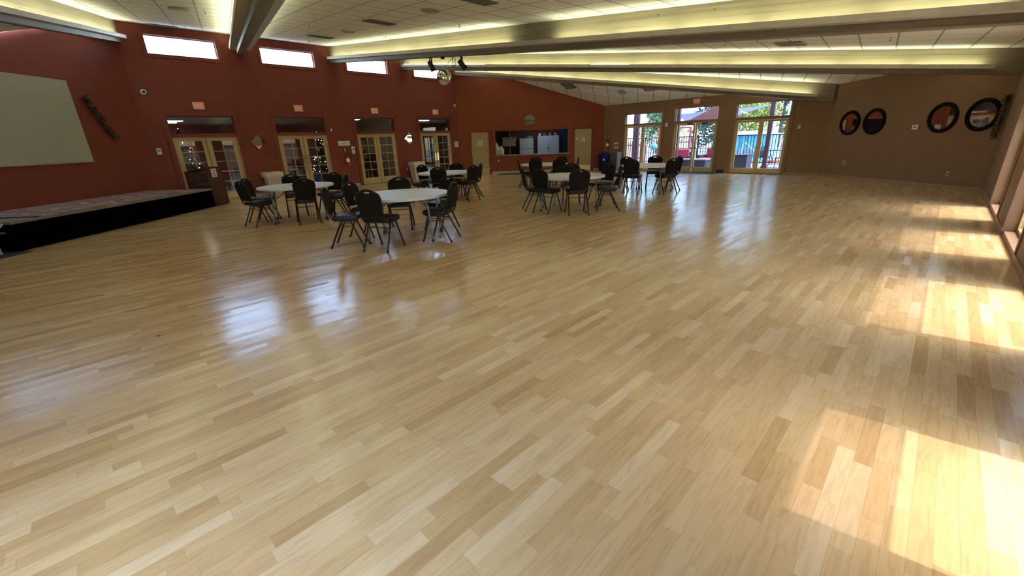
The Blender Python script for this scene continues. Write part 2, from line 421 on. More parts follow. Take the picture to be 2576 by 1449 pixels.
# door and window casings (painted like the wall)
def casing(n, fr, a, b, zt, mat, wd=.13, th=.022, sill=None, z0=0.0):
    m = MB(); m.box(a - wd, a, -th, 0, z0, zt + wd).box(b, b + wd, -th, 0, z0, zt + wd).box(a, b, -th, 0, zt, zt + wd)
    if sill: m.box(a, b, -th, 0, sill[0], sill[1])
    o = m.build('trim_%d' % n, mat, loc=FR[fr][0], rz=rz_of(fr), bevel=.004); tag(o, kind='structure')
k = 1
for a, b in RD: casing(k, 'red', a, b, 2.61, RED, sill=(2.0, 2.08)); k += 1
for a, b in RD:
    m = MB(); w_ = .1
    m.box(a - w_, a, -.02, 0, 4.3 - w_, 4.8 + w_).box(b, b + w_, -.02, 0, 4.3 - w_, 4.8 + w_).box(a, b, -.02, 0, 4.8, 4.8 + w_).box(a, b, -.03, 0, 4.3 - w_, 4.3)
    tag(m.build('trim_%d' % k, RED, loc=FR['red'][0], rz=rz_of('red'), bevel=.004), kind='structure'); k += 1
for i, (a, b) in enumerate(ED): casing(k, 'ext', a, b, (2.50 if i == 0 else 2.60), PEACH, wd=.11, sill=(2.0, 2.07)); k += 1
for a, b in ((-1.76, -.87), (3.31, 4.19)): casing(k, 'kit', a, b, 1.99, KRED, wd=.10); k += 1
casing(k, 'kit', -.56, 3.02, 1.99, KRED, wd=.12, z0=.75); k += 1
for a, b in RW: casing(k, 'right', -b, -a, 2.55, PEACH, wd=.07, th=.018); k += 1

# ------------------------------------------------------------------ windows
def framed_glass(name, fr, a, b, z0, z1, fmat, gmat, y=.08, fw_=.04, fd=.05, bars=(), split=None):
    r = wthing(fr, a, 0, name, None, None, y=y, kind='structure')
    w_ = b - a; m = MB()
    m.box(0, fw_, -fd / 2, fd / 2, z0, z1).box(w_ - fw_, w_, -fd / 2, fd / 2, z0, z1).box(fw_, w_ - fw_, -fd / 2, fd / 2, z0, z0 + fw_).box(fw_, w_ - fw_, -fd / 2, fd / 2, z1 - fw_, z1)
    for x in bars: m.box(x - fw_ / 2, x + fw_ / 2, -fd / 2, fd / 2, z0 + fw_, z1 - fw_)
    if split: m.box(fw_, w_ - fw_, -.008, .008, split - .008, split + .008)
    m.build('window_frame', fmat, r, bevel=.003)
    if split:
        MB().box(fw_, w_ - fw_, -.003, .003, z0 + fw_, split).build('pane', gmat, r)
        MB().box(fw_, w_ - fw_, -.003, .003, split, z1 - fw_).build('added_rose_pane', ROSE, r)  # rose pane added to tint the inner part of the sun patch pink
    else: MB().box(fw_, w_ - fw_, -.003, .003, z0 + fw_, z1 - fw_).build('pane', gmat, r)
    return r
n = 1
WFR = M('pale_aluminium_frame', (.45, .46, .46), .45, .6)
for a, b in RD: framed_glass('window_%d' % n, 'red', a, b, 4.30, 4.80, WFR, SKYGLASS, y=.12, fw_=.025); n += 1
for a, b in RD: framed_glass('window_%d' % n, 'red', a, b, 2.08, 2.61, RED, GLASS, y=.08, fw_=.02); n += 1
for i, (a, b) in enumerate(ED): framed_glass('window_%d' % n, 'ext', a, b, (2.06 if i == 0 else 2.08), (2.50 if i == 0 else 2.60), PEACH, PATIOG, y=.10, fw_=.02); n += 1
for a, b in RW: framed_glass('window_%d' % n, 'right', -b, -a, .07, 2.55, TANDOOR, TINT, y=.16, fw_=.05, fd=.07, split=1.66); n += 1

for a, b in FILL_WINDOWS: framed_glass('window_%d' % n, 'near', a, b, .07, 2.1, TANDOOR, SKYGLASS, y=.1, fw_=.04); n += 1  # glazing of the added fill-light openings
for a, b in BWN: framed_glass('window_%d' % n, 'behind', a, b, .07, 2.1, TANDOOR, SKYGLASS, y=.1, fw_=.04, bars=((b - a) / 2,)); n += 1
# ------------------------------------------------------------------ doors
def leaf(root, x0, x1, z0, z1, st, top, bot, grid, mat, glass, y=.04, th=.045):
    m = MB()
    m.box(x0, x0 + st, y, y + th, z0, z1).box(x1 - st, x1, y, y + th, z0, z1)
    m.box(x0 + st, x1 - st, y, y + th, z1 - top, z1).box(x0 + st, x1 - st, y, y + th, z0, z0 + bot)
    lf = m.build('door_leaf', mat, root, bevel=.003)
    gx0, gx1, gz0, gz1 = x0 + st, x1 - st, z0 + bot, z1 - top
    MB().box(gx0, gx1, y + .018, y + .024, gz0, gz1).build('glass', glass, lf)
    if grid:
        g = MB(); c, r_ = grid
        for i in range(1, c): xx = gx0 + (gx1 - gx0) * i / c; g.box(xx - .011, xx + .011, y + .006, y + .017, gz0, gz1)
        for j in range(1, r_): zz = gz0 + (gz1 - gz0) * j / r_; g.box(gx0, gx1, y + .005, y + .016, zz - .011, zz + .011)
        g.build('muntin_grid', mat, lf)
    return lf
def knob(par, x, z, y=.04, mat=BRASS):
    m = MB(); m.lathe([(.028, 0), (.03, -.006), (.012, -.012), (.011, -.035), (.026, -.042), (.031, -.058), (.022, -.07), (.001, -.073)], 16, (x, y, z), 'y')
    m.build('door_knob', mat, par, smooth=True)
PLATE = M('brushed_brass_plate', (.60, .47, .22), .38, .9)
dn = 1
for i, (a, b) in enumerate(RD):
    r = wthing('red', a, 0, 'door_%d' % dn, None, None, kind='structure'); dn += 1; w_ = b - a; c = w_ / 2
    l1 = leaf(r, .03, c - .004, .012, 1.985, .125, .115, .255, (2, 5), TANDOOR, GLASS)
    l2 = leaf(r, c + .004, w_ - .03, .012, 1.985, .125, .115, .255, (2, 5), TANDOOR, GLASS)
    MB().box(0, .03, 0, .12, 0, 2.0).box(w_ - .03, w_, 0, .12, 0, 2.0).box(.03, w_ - .03, 0, .12, 1.987, 2.0).build('door_frame', TANDOOR, r)
    MB().box(c - .03, c - .012, .015, .04, .05, 1.95).build('astragal', TANDOOR, r, bevel=.003)
    if i == 0:
        for l, s_ in ((l1, -1), (l2, 1)): MB().box(c + s_ * .065 - .05, c + s_ * .065 + .05, .036, .04, .86, 1.10).build('push_plate', PLATE, l)
        for l, s_ in ((l1, -1), (l2, 1)): MB().box(min(c + s_ * .04, c + s_ * .80), max(c + s_ * .04, c + s_ * .80), .036, .04, .03, .21).build('kick_plate', PLATE, l)
    if i == 1:
        for l, s_ in ((l1, -1), (l2, 1)):
            MB().box(c + s_ * .065 - .05, c + s_ * .065 + .05, .036, .04, .98, 1.30).build('push_plate', M('green_tarnished_plate', (.30, .30, .14), .4, .7), l); knob(l, c + s_ * .062, .87)
    if i == 3:
        for l, s_ in ((l1, -1), (l2, 1)): MB().box(c + s_ * .06 - .045, c + s_ * .06 + .045, .036, .04, .78, 1.12).build('push_plate', BRASS, l)
    if i == 2: knob(l1, c - .06, .90, mat=PLATE)
for i, (a, b) in enumerate(ED):
    r = wthing('ext', a, 0, 'door_%d' % dn, None, None, kind='structure'); dn += 1; w_ = b - a; c = w_ / 2
    fr_ = .035
    l1 = leaf(r, fr_, c - .006, .012, 1.985, .075, .075, .20, None, TANDOOR, PATIOG, y=.07)
    l2 = leaf(r, c + .006, w_ - fr_, .012, 1.985, .075, .075, .20, None, TANDOOR, PATIOG, y=.07)
    MB().box(0, fr_, .02, .15, 0, 2.0).box(w_ - fr_, w_, .02, .15, 0, 2.0).box(fr_, w_ - fr_, .02, .15, 1.987, 2.0).build('door_frame', TANDOOR, r)
    MB().box(.001, w_ - .001, .0, .19, -.03, .016).build('threshold', M('bronze_threshold', (.05, .04, .03), .5, .5), r)
    if i == 1:
        for l, s_ in ((l1, -1), (l2, 1)):
            x_a, x_b = sorted((c + s_ * .05, c + s_ * .84))
            m = MB(); m.tube([(x_a, .035, .985), (x_b, .035, .985)], .016, 10); m.box(x_a, x_a + .07, .02, .07, .95, 1.03).box(x_b - .07, x_b, .02, .07, .95, 1.03)
            m.build('panic_bar', BRASS, l, bevel=.003)
        MB().box(.55, .78, .02, .065, 1.93, 1.985).box(w_ - .62, w_ - .40, .02, .065, 1.93, 1.985).build('door_closer', BLACK, r)
    else:
        MB().box(c - .05, c + .05, .05, .14, .01, 1.985).build('centre_mullion', TANDOOR, r, bevel=.004)
def flat_door(x0, x1, side):
    global dn
    r = wthing('kit', x0, 0, 'door_%d' % dn, None, None, kind='structure'); dn += 1; w_ = x1 - x0
    lf = MB().box(.02, w_ - .02, .03, .075, .01, 1.975).build('door_leaf', FLATDOOR, r, bevel=.003)
    MB().box(0, .02, 0, .12, 0, 1.99).box(w_ - .02, w_, 0, .12, 0, 1.99).box(.02, w_ - .02, 0, .12, 1.977, 1.99).build('door_frame', DARKRED, r)
    MB().box(.05, w_ - .05, .025, .03, .03, .27).build('kick_plate', PLATE, lf)
    hx = w_ - .10 if side > 0 else .08
    m = MB(); m.cyl((hx, .03, .90), .03, -.012, 0, 16, 'y'); m.tube([(hx, .02, .90), (hx, -.03, .90), (hx - side * .03, -.035, .90), (hx - side * .12, -.035, .895)], .011, 8)
    m.build('lever_handle', CHROME, lf, smooth=True)
flat_door(-1.76, -.87, 1); flat_door(3.31, 4.19, -1)

# ------------------------------------------------------------------ writing
def text_mesh(body, size, mat, name='lettering', parent=None, loc=(0, 0, 0), depth=.002):
    """flat letters facing local -y, centred"""
    cu = bpy.data.curves.new('t', 'FONT'); cu.body = body; cu.size = size; cu.extrude = depth / 2; cu.align_x = 'CENTER'; cu.align_y = 'CENTER'
    ob = bpy.data.objects.new('t', cu); COL.objects.link(ob)
    me = bpy.data.meshes.new_from_object(ob); bpy.data.objects.remove(ob)
    me.transform(Matrix.Rotation(PI / 2, 4, 'X')); me.materials.clear(); me.materials.append(mat)
    o = bpy.data.objects.new(name, me); COL.objects.link(o); o.location = loc
    if parent: o.parent = parent
    return o
EXITRED = M('lit_exit_red', (.8, .05, .04), .5, emis=(1.0, .07, .05), estr=.28)
SIGNW = M('cream_sign_housing', (.62, .55, .42), .5)
def exit_sign(fr, x, z, where, w_=.30, h_=.215):
    r = wthing(fr, x, z, 'exit_sign', where, 'exit sign', y=-.004, group='exit signs above the doors')
    MB().box(-w_ / 2, w_ / 2, -.05, 0, -h_ / 2, h_ / 2).build('housing', SIGNW, r, bevel=.008)
    MB().box(-w_ / 2 + .02, w_ / 2 - .02, -.052, -.049, -h_ / 2 + .02, h_ / 2 - .02).build('face_plate', M('sign_face', (.60, .50, .38), .5), r)
    t = text_mesh('EXIT', .165, EXITRED, 'lettering', r, (0, -.054, 0)); t.scale = (.60 * w_ / .30, 1, h_ / .215)
exit_sign('red', 3.42, 2.92, 'red EXIT sign above the leftmost french door, next to the stage')
exit_sign('red', 6.45, 2.91, 'red EXIT sign above the french door behind the left table')
exit_sign('red', 9.46, 2.89, 'red EXIT sign above the third french door from the stage')
exit_sign('red', 12.51, 2.89, 'red EXIT sign above the french door nearest the kitchen')
exit_sign('ext', -7.68, 2.82, 'red EXIT sign above the patio door with the push bars', .28, .20)

def notice(fr, x, z, w_, h_, label, rows_=3, y=-.004, frame=None, name='notice', cat='notice'):
    r = wthing(fr, x, z, name, label, cat, y=y)
    MB().box(-w_ / 2, w_ / 2, -.002, 0, -h_ / 2, h_ / 2).build('sheet', PAPER, r)
    for i in range(rows_):
        m = MB(); zz = h_ / 2 - h_ * (i + 1) / (rows_ + 1); ww = w_ * (.38 if i == rows_ - 1 else .40 - .08 * (i == 0))
        kx = -ww
        while kx < ww - .01:
            l_ = random.uniform(.02, .05); m.box(kx, min(kx + l_, ww), -.003, -.002, zz - h_ * .045, zz + h_ * .045); kx += l_ + .010
        m.build('printed_line', INK, r)
    if frame: 
        t_ = .012
        MB().box(-w_ / 2 - t_, w_ / 2 + t_, -.006, 0, h_ / 2, h_ / 2 + t_).box(-w_ / 2 - t_, w_ / 2 + t_, -.006, 0, -h_ / 2 - t_, -h_ / 2).box(-w_ / 2 - t_, -w_ / 2, -.006, 0, -h_ / 2, h_ / 2).box(w_ / 2, w_ / 2 + t_, -.006, 0, -h_ / 2, h_ / 2).build('frame', frame, r)
    return r
notice('red', 7.97, 1.67, .46, .155, 'wide white printed notice on the red wall above the fire extinguisher', 3, frame=M('light_frame', (.5, .45, .38), .6))
notice('kit', -2.35 + .0 + .0 + .11 - .0, 1.46, .20, .22, 'small framed white notice on the red wall left of the left kitchen door', 4, frame=CHROME) if False else None
notice('kit', -1.32, 1.46, .28, .22, 'white printed notice taped to the tan door left of the serving hatch', 4, y=.028)
notice('kit', 3.75, 1.47, .19, .16, 'white square notice on the tan door right of the serving hatch', 3, y=.028)
notice('kit', 3.44, 1.52, .15, .07, 'small white label strip on the tan door right of the serving hatch', 1, y=.028)
notice('red', 13.62, 1.46, .20, .22, 'small framed white notice on the red wall beside the fourth french door', 4, frame=CHROME)

def icon_sign(fr, x, z, label, w_=.15, h_=.19):
    r = wthing(fr, x, z, 'extinguisher_sign', label, 'safety sign', y=-.003)
    MB().box(-w_ / 2, w_ / 2, -.004, 0, -h_ / 2, h_ / 2).build('plate', BLACK, r)
    m = MB(); m.box(-.02, .02, -.006, -.004, -.07, .03).cyl((0, 0, .035), .02, -.006, -.004, 14, 'y').box(.0, .035, -.006, -.004, .05, .062).box(-.006, .006, -.006, -.004, .03, .07)
    m.build('icon', WHITE, r)
icon_sign('red', 7.96, 1.42, 'black sign with white extinguisher symbol on the red wall')
icon_sign('ext', -11.79, 1.58, 'black sign with white extinguisher symbol on the tan patio wall', .13, .21)
EXR = M('extinguisher_red', (.45, .02, .015), .3)
def extinguisher(fr, x, z, label, hose=1):
    r = wthing(fr, x, z, 'fire_extinguisher', label, 'fire extinguisher', y=-.10)
    MB().lathe([(.03, -.20), (.068, -.195), (.07, -.17), (.07, .09), (.055, .13), (.025, .155), (.02, .18)], 20).build('cylinder', EXR, r, smooth=True)
    MB().lathe([(.0715, -.08), (.0715, .06)], 20, closed=False).build('label_band', PAPER, r)
    m = MB(); m.box(-.02, .02, -.025, .02, .175, .205); m.tube([(0, -.01, .2), (0, -.07, .235), (0, -.10, .225)], .008, 6); m.tube([(0, -.01, .18), (0, -.08, .185)], .007, 6); m.build('valve_handle', BLACK, r)
    s_ = hose
    MB().tube([(s_ * .01, 0, .19), (s_ * .06, 0, .23), (s_ * .12, 0, .18), (s_ * .13, 0, .06), (s_ * .10, 0, -.06), (s_ * .085, 0, -.12)], .011, 8).build('hose', RUBBER, r, smooth=True)
    MB().box(-.03, .03, .068, .098, -.05, .08).build('wall_bracket', CHROME, r)
extinguisher('red', 7.98, 1.04, 'red fire extinguisher hanging on the red wall beside the hand sanitizer', 1)
extinguisher('ext', -11.80, 1.20, 'red fire extinguisher with looped hose on the tan patio wall', -1)
r = wthing('red', 8.28, 1.41, 'soap_dispenser', 'white hand sanitizer dispenser with dark window on the red wall', 'dispenser', y=-.003)
MB().box(-.065, .065, -.10, 0, -.13, .13).build('body', WHITE, r, bevel=.03, seg=4)
MB().cyl((0, -.1, .02), .032, -.004, .004, 20, 'y').xform(Matrix.Diagonal((1, 1, 1, 1))).build('sight_window', BLACK, r)
MB().box(-.05, .05, -.09, -.02, -.16, -.13).build('push_lever', WHITE, r, bevel=.005)
def plate(fr, x, z, w_, h_, label, name, cat, mat=WHITE, dep=.02, inner=None, innermat=None, iname='sensor', y=-.002):
    r = wthing(fr, x, z, name, label, cat, y=y)
    MB().box(-w_ / 2, w_ / 2, -dep, 0, -h_ / 2, h_ / 2).build('cover', mat, r, bevel=min(.006, dep / 3))
    if inner: MB().box(-inner[0] / 2, inner[0] / 2, -dep - .006, -dep, -inner[1] / 2 + inner[2], inner[1] / 2 + inner[2]).build(iname, innermat or BLACK, r)
    return r
plate('red', 2.11, 1.605, .13, .19, 'white thermostat box on the red wall left of the first french door', 'thermostat', 'thermostat', dep=.03, inner=(.09, .05, .02), innermat=M('grey_display', (.35, .36, .34), .4), iname='display')
plate('red', 7.54, 2.17, .05, .09, 'small white sensor at the top right corner of the second french door', 'wall_sensor', 'sensor', dep=.03)
plate('ext', -8.91, 1.97, .11, .15, 'white strobe alarm on the tan wall between the first two patio doors', 'strobe_alarm', 'alarm', dep=.04, inner=(.05, .04, 0), innermat=CHROME, iname='lens')
plate('ext', -8.90, .95, .11, .12, 'red fire alarm pull box between the first two patio doors', 'alarm_pull_box', 'alarm', mat=EXR, dep=.04, inner=(.06, .02, -.02), innermat=WHITE, iname='handle')
for zz, lb in ((1.25, 'upper cream light switch plate beside the patio wall extinguisher'), (1.06, 'lower cream light switch plate beside the patio wall extinguisher')):
    r = plate('ext', -11.36, zz, .25, .115, lb, 'switch_plate', 'light switch', mat=SIGNW, dep=.008)
    for q in range(4): MB().box(-.085 + q * .048, -.063 + q * .048, -.016, -.008, -.022, .022).build('toggle', WHITE, r)
plate('ext', -3.92, 1.68, .09, .12, 'small white sensor plate on the tan wall right of the patio doors', 'wall_sensor', 'sensor', dep=.02, inner=(.03, .04, 0))
plate('mir', 3.04, 1.545, .17, .12, 'white thermostat between the two pairs of oval mirrors', 'thermostat', 'thermostat', dep=.03, inner=(.05, .04, 0))
for x, zz, lb in ((.94, .50, 'cream wall outlet low on the mirror wall under the far mirrors'), (4.21, .37, 'cream wall outlet low on the mirror wall under the near mirrors')):
    plate('mir', x, zz, .075, .12, lb, 'wall_outlet', 'outlet', mat=SIGNW, dep=.012, inner=(.03, .07, 0), innermat=INK, iname='socket')
plate('red', 10.72, .49, .08, .12, 'white outlet on the red wall left of the far trash bin', 'wall_outlet', 'outlet', dep=.012, inner=(.03, .06, 0), innermat=SIGNW, iname='socket')
r = wthing('kit', -.45, .62, 'wall_tap', 'small white hose tap on the red wall under the serving hatch', 'tap', y=-.003)
MB().cyl((0, 0, 0), .04, -.012, 0, 16, 'y').build('plate', WHITE, r)
MB().tube([(0, 0, 0), (0, -.06, 0), (0.02, -.09, -.01), (.03, -.09, -.04)], .014, 8).box(-.03, .03, -.06, -.05, .015, .025).build('spout', WHITE, r)
for fr, x, zz, lb in (('red', 2.16, 3.26, 'white dome security camera high on the red wall near the stage corner'), ('red', 13.70, 3.20, 'white dome security camera high on the red wall near the kitchen corner')):
    r = wthing(fr, x, zz, 'security_camera', lb, 'security camera', y=-.003)
    MB().lathe([(.075, 0), (.075, -.025), (.06, -.05), (.045, -.06)], 24, axis='y').build('housing', WHITE, r, smooth=True)
    MB().sphere((0, -.055, 0), .038, 16).build('lens_dome', BLACK, r, smooth=True)
MB().box(-6.60 + 6.45, -6.30 + 6.45, -.04, 0, .01, .135).build('floor_vent_grille', BLACK, None, at('ext', -6.45, -.001), rz_of('ext'))
o = bpy.data.objects['floor_vent_grille']; tag(o, 'black grille at the foot of the tan wall between patio doors', 'vent')

# ------------------------------------------------------------------ ceiling beams with cove lights
TUBE = M('lit_fluorescent_tube', (1, 1, 1), .5, emis=(.95, 1.0, .66), estr=TUBE_STRENGTH)
bl = ['pale timber ceiling beam over the stage corner, leftmost in view', 'pale timber ceiling beam passing overhead at the left', 'pale timber ceiling beam carrying the mirror ball spotlights', 'pale timber ceiling beam just beyond the mirror ball', 'pale timber ceiling beam farthest away, ending above the patio wall']
cl = ['over the stage corner', 'passing overhead at the left', 'above the mirror ball', 'just beyond the mirror ball', 'nearest the patio doors']
BH, BW = .54, .10
for i, b in enumerate(CB):
    P = UV(-US, b[0]); Q = UV(b[2], b[1]); L = (Q - P).length; ang = math.atan2((Q - P).y, (Q - P).x)
    z0, z1 = 5.05, b[3]; slope = (z1 - z0) / L
    def zc(x): return z0 + slope * x
    x0 = .01
    x1 = L - .03
    m = MB()
    bsec = lambda xa, xb, y0, y1, lo, hi: m.hexa([(xa, y0, zc(xa) + lo), (xb, y0, zc(xb) + lo), (xb, y1, zc(xb) + lo), (xa, y1, zc(xa) + lo), (xa, y0, zc(xa) + hi), (xb, y0, zc(xb) + hi), (xb, y1, zc(xb) + hi), (xa, y1, zc(xa) + hi)])
    bsec(x0, x1, -BW, BW, -BH, .02)
    o = m.build('ceiling_beam', wood_beam_material(slope), None, P, ang, bevel=.006); tag(o, bl[i], 'beam', 'timber beams fanning across the ceiling')
    for s_ in (-1, 1):
        r = thing('cove_light', 'grey cove light trough on the %s side of the beam %s' % ('near' if s_ < 0 else 'far', cl[i]), 'cove light', P, ang, 'cove lights along the beams')
        a_, b_ = .25, L - .55
        m = MB(); s0, s1 = BW + .001, BW + .19
        lo = -BH + .10
        yy = sorted((s_ * s0, s_ * s1)); bsec(a_, b_, yy[0], yy[1], lo, lo + .02)
        yy = sorted((s_ * (s1 - .015), s_ * s1)); bsec(a_, b_, yy[0], yy[1], lo + .02, lo + .085)
        for xa in (a_, b_ - .02): yy = sorted((s_ * s0, s_ * (s1 - .015))); bsec(xa, xa + .02, yy[0], yy[1], lo + .02, lo + .07)
        m.build('trough', CHAN, r)
        nt_ = int((b_ - a_ - .2) // 1.3); pt = (b_ - a_ - .2) / nt_
        for q in range(nt_):
            if i == 2 and s_ < 0 and abs(a_ + .12 + q * pt + .6 - 10.45) < .66: continue       # one tube has burnt out here
            up = .018 if (i == 3 and s_ < 0 and (q < 3 or q == 6)) else 0.0
            xa = a_ + .12 + q * pt; xb = xa + pt - .1; ym = s_ * (s0 + .148)
            t_ = MB(); t_.tube([(xa, ym, zc(xa) + lo + .069 + up), (xb, ym, zc(xb) + lo + .069 + up)], .013, 6); t_.build('tube', TUBE, r)

# ------------------------------------------------------------------ ceiling fittings
def on_ceiling(u, v, name, label, cat, group=None, drop=0.0):
    z = ceil_z(u, v); e = .2
    du = (ceil_z(u + e, v) - ceil_z(u - e, v)) / (2 * e); dv = (ceil_z(u, v + e) - ceil_z(u, v - e)) / (2 * e)
    r = thing(name, label, cat, UV(u, v, z - drop), 0, group)
    X = UV(1, 0, du).normalized(); Z = X.cross(UV(0, 1, dv)).normalized(); Y = Z.cross(X)
    r.rotation_euler = Matrix((X, Y, Z)).transposed().to_euler(); return r
VENTD = M('vent_dark_gap', (.03, .03, .03), .8); VENTL = M('vent_cream_blade', (.36, .34, .28), .5)
def square_vent(u, v, label, s_=.29):
    r = on_ceiling(u, v, 'ceiling_vent', label, 'air vent', 'square ceiling vents')
    MB().box(-s_, s_, -s_, s_, -.012, -.004).build('backing', VENTD, r)
    for q, t_ in enumerate((1.0, .74, .5, .28)):
        a_ = s_ * t_; wd = s_ * .065; m = MB(); zt = -.010 - .008 * q; zb = zt - .022
        m.box(-a_, a_, -a_, -a_ + wd, zb, zt).box(-a_, a_, a_ - wd, a_, zb, zt).box(-a_, -a_ + wd, -a_ + wd, a_ - wd, zb, zt).box(a_ - wd, a_, -a_ + wd, a_ - wd, zb, zt)
        m.build('louvre_ring', VENTL, r)
    MB().box(-.05, .05, -.05, .05, -.04, -.02).build('centre_plate', VENTL, r)
def slot_vent(u, v, label):
    r = on_ceiling(u, v, 'ceiling_vent', label, 'air vent', 'slatted ceiling vents')
    MB().box(-.16, .16, -.31, .31, -.010, -.004).build('backing', VENTD, r)
    MB().box(-.19, .19, -.34, -.31, -.02, -.002).box(-.19, .19, .31, .34, -.02, -.002).box(-.19, -.16, -.31, .31, -.02, -.002).box(.16, .19, -.31, .31, -.02, -.002).build('frame', M('dark_bronze_vent', (.12, .11, .09), .5), r)
    m = MB()
    for q in range(5): m.box(-.13 + q * .062, -.115 + q * .062, -.31, .31, -.022, -.010)
    m.build('slats', M('dark_bronze_vent', (.12, .11, .09), .5), r)
slot_vent(-10.15, 6.05, 'dark slatted ceiling vent nearest the overhead beam, above the mirror ball')
slot_vent(-14.4, 6.5, 'dark slatted ceiling vent nearest the second clerestory window')
slot_vent(-6.35, 5.74, 'dark slatted ceiling vent at the top edge of the view')
slot_vent(-16.85, 3.0, 'ceiling vent above the leftmost clerestory window')
square_vent(-12.73, 16.78, 'square louvred ceiling vent above the serving hatch side')
square_vent(-9.27, 17.66, 'square louvred ceiling vent above the patio doors')
square_vent(-3.2, 13.0, 'square ceiling vent half hidden between the two far beams')
for u, v, lb in ((-7.86, 5.85, 'round ceiling speaker near the top of the view beside the vents'), (-12.44, 6.41, 'round ceiling speaker between the two dark slatted vents'), (-12.45, 2.6, 'round ceiling speaker above the stage side'), (-10.62, 17.82, 'round ceiling speaker between the two square vents near the patio')):
    r = on_ceiling(u, v, 'ceiling_speaker', lb, 'speaker', 'round ceiling speakers')
    MB().lathe([(.19, 0), (.185, -.012), (.15, -.02)], 28).build('rim', VENTL, r, smooth=True)
    MB().cyl((0, 0, 0), .15, -.028, -.018, 28).build('grille', M('speaker_grille', (.38, .37, .32), .7), r)
for u, v, lb in ((-12.3, 5.3, 'sprinkler head above the second french door'), (-16.02, 6.8, 'sprinkler head closest to the second clerestory window'), (-12.25, 7.45, 'sprinkler head just above the spotlight beam, left'), (-8.61, 7.2, 'sprinkler head just above the spotlight beam, right'),
                 (-15.73, 3.32, 'sprinkler head close to the first clerestory window'), (-12.17, 3.0, 'sprinkler head over the stage side'), (-11.94, 17.13, 'sprinkler head near the square vents by the kitchen'),
                 (-8.94, 11.6, 'leftmost sprinkler head between the spotlight beam and the next beam'), (-4.47, 12.3, 'middle sprinkler head between the spotlight beam and the next beam'), (-1.3, 12.8, 'rightmost sprinkler head between the spotlight beam and the next beam')):
    r = on_ceiling(u, v, 'sprinkler_head', lb, 'sprinkler', 'ceiling sprinkler heads')
    MB().lathe([(.035, 0), (.03, -.01), (.01, -.012), (.01, -.035), (.016, -.04), (.004, -.055)], 12).build('body', CHROME, r)
    MB().cyl((0, 0, 0), .024, -.066, -.061, 12).build('deflector', M('dark_metal', (.08, .08, .08), .5, .8), r)

# mirror ball and spotlights under beam 3
def b3(u, off=0.0): v_, z_ = beamline(CB[2], u); return UV(u, v_, z_ - BH - off)
def mirror_ball_mat():
    m, t, b = new_mat('mirror_ball_facets'); b.inputs['Metallic'].default_value = 1; b.inputs['Roughness'].default_value = .06
    b.inputs['Base Color'].default_value = (.85, .84, .78, 1)
    return m
r = thing('mirror_ball', 'silver mirror ball hanging from the long ceiling beam', 'mirror ball', b3(-10.38))
m = MB(); NR = 22
for i in range(NR):
    t0, t1 = PI * i / NR, PI * (i + 1) / NR; n_ = max(6, int(40 * math.sin((t0 + t1) / 2)))
    for j in range(n_):
        a0, a1 = 2 * PI * j / n_, 2 * PI * (j + 1) / n_; g = .0015
        q = [Vector((math.sin(t) * math.cos(a), math.sin(t) * math.sin(a), math.cos(t))) * .205 for t, a in ((t0, a0), (t1, a0), (t1, a1), (t0, a1))]
        c_ = sum(q, Vector()) / 4
        q = [c_ + (p - c_) * .97 for p in q]
        if (q[0] - q[3]).length < 1e-4: q = q[:3]
        elif (q[1] - q[2]).length < 1e-4: q = [q[0], q[1], q[3]]
        m.face([p + Vector((0, 0, -.50)) for p in q])
m.build('mirror_facets', mirror_ball_mat(), r)
MB().sphere((0, 0, -.50), .2005, 32).build('core', M('ball_core_grey', (.2, .2, .19), .5), r, smooth=True)
MB().cyl((0, 0, 0), .004, -.30, -.02, 6).build('hanging_wire', CHROME, r)
MB().box(-.05, .05, -.04, .04, -.05, 0).build('motor', BLACK, r, bevel=.005)
def spotlight(u, tilt, yaw, label):
    r = thing('spotlight', label, 'spotlight', b3(u), yaw, 'spotlights beside the mirror ball')
    m = MB(); m.box(-.085, -.075, -.015, .015, -.20, 0).box(.075, .085, -.015, .015, -.20, 0).box(-.085, .085, -.015, .015, -.012, 0); m.build('yoke', BLACK, r)
    body = MB().lathe([(.05, .12), (.068, .10), (.07, -.08), (.078, -.085), (.078, -.14), (.066, -.145)], 18).xform(Matrix.Translation((0, 0, -.20)) @ Matrix.Rotation(tilt, 4, 'X')).build('lamp_can', BLACK, r, smooth=True)
    MB().cyl((0, 0, 0), .055, -.142, -.138, 18).xform(Matrix.Translation((0, 0, -.20)) @ Matrix.Rotation(tilt, 4, 'X')).build('lens', M('spot_lens', (.7, .65, .62), .1, .4), r)
spotlight(-10.93, math.radians(-25), math.radians(80), 'black spotlight left of the mirror ball')
spotlight(-9.57, math.radians(38), math.radians(-95), 'black spotlight right of the mirror ball')
A, B = b3(-10.8, .17), b3(-9.95, .01)
m = MB(); m.tube([A.lerp(B, t_ / 14) - Vector((0, 0, .16 * math.sin(PI * t_ / 14))) for t_ in range(15)], .006, 6)
tag(m.build('power_cable', M('dark_cable', (.05, .045, .03), .6), None), 'thin dark cable sagging behind the mirror ball', 'cable')
c0 = b3(-9.93, .0)
m = MB(); m.tube([c0 + UV(.045 * math.sin(t_ * .55), 0, -.12 + .12 * math.cos(t_ * .55)) for t_ in range(24)] + [c0 + UV(.05 + .06 * math.sin(t_ * .5), 0, -.14 + .14 * math.cos(t_ * .5)) for t_ in range(12)], .006, 6)
tag(m.build('cable_coil', M('dark_cable', (.05, .045, .03), .6), None), 'coiled cable hanging beside the right spotlight', 'cable')

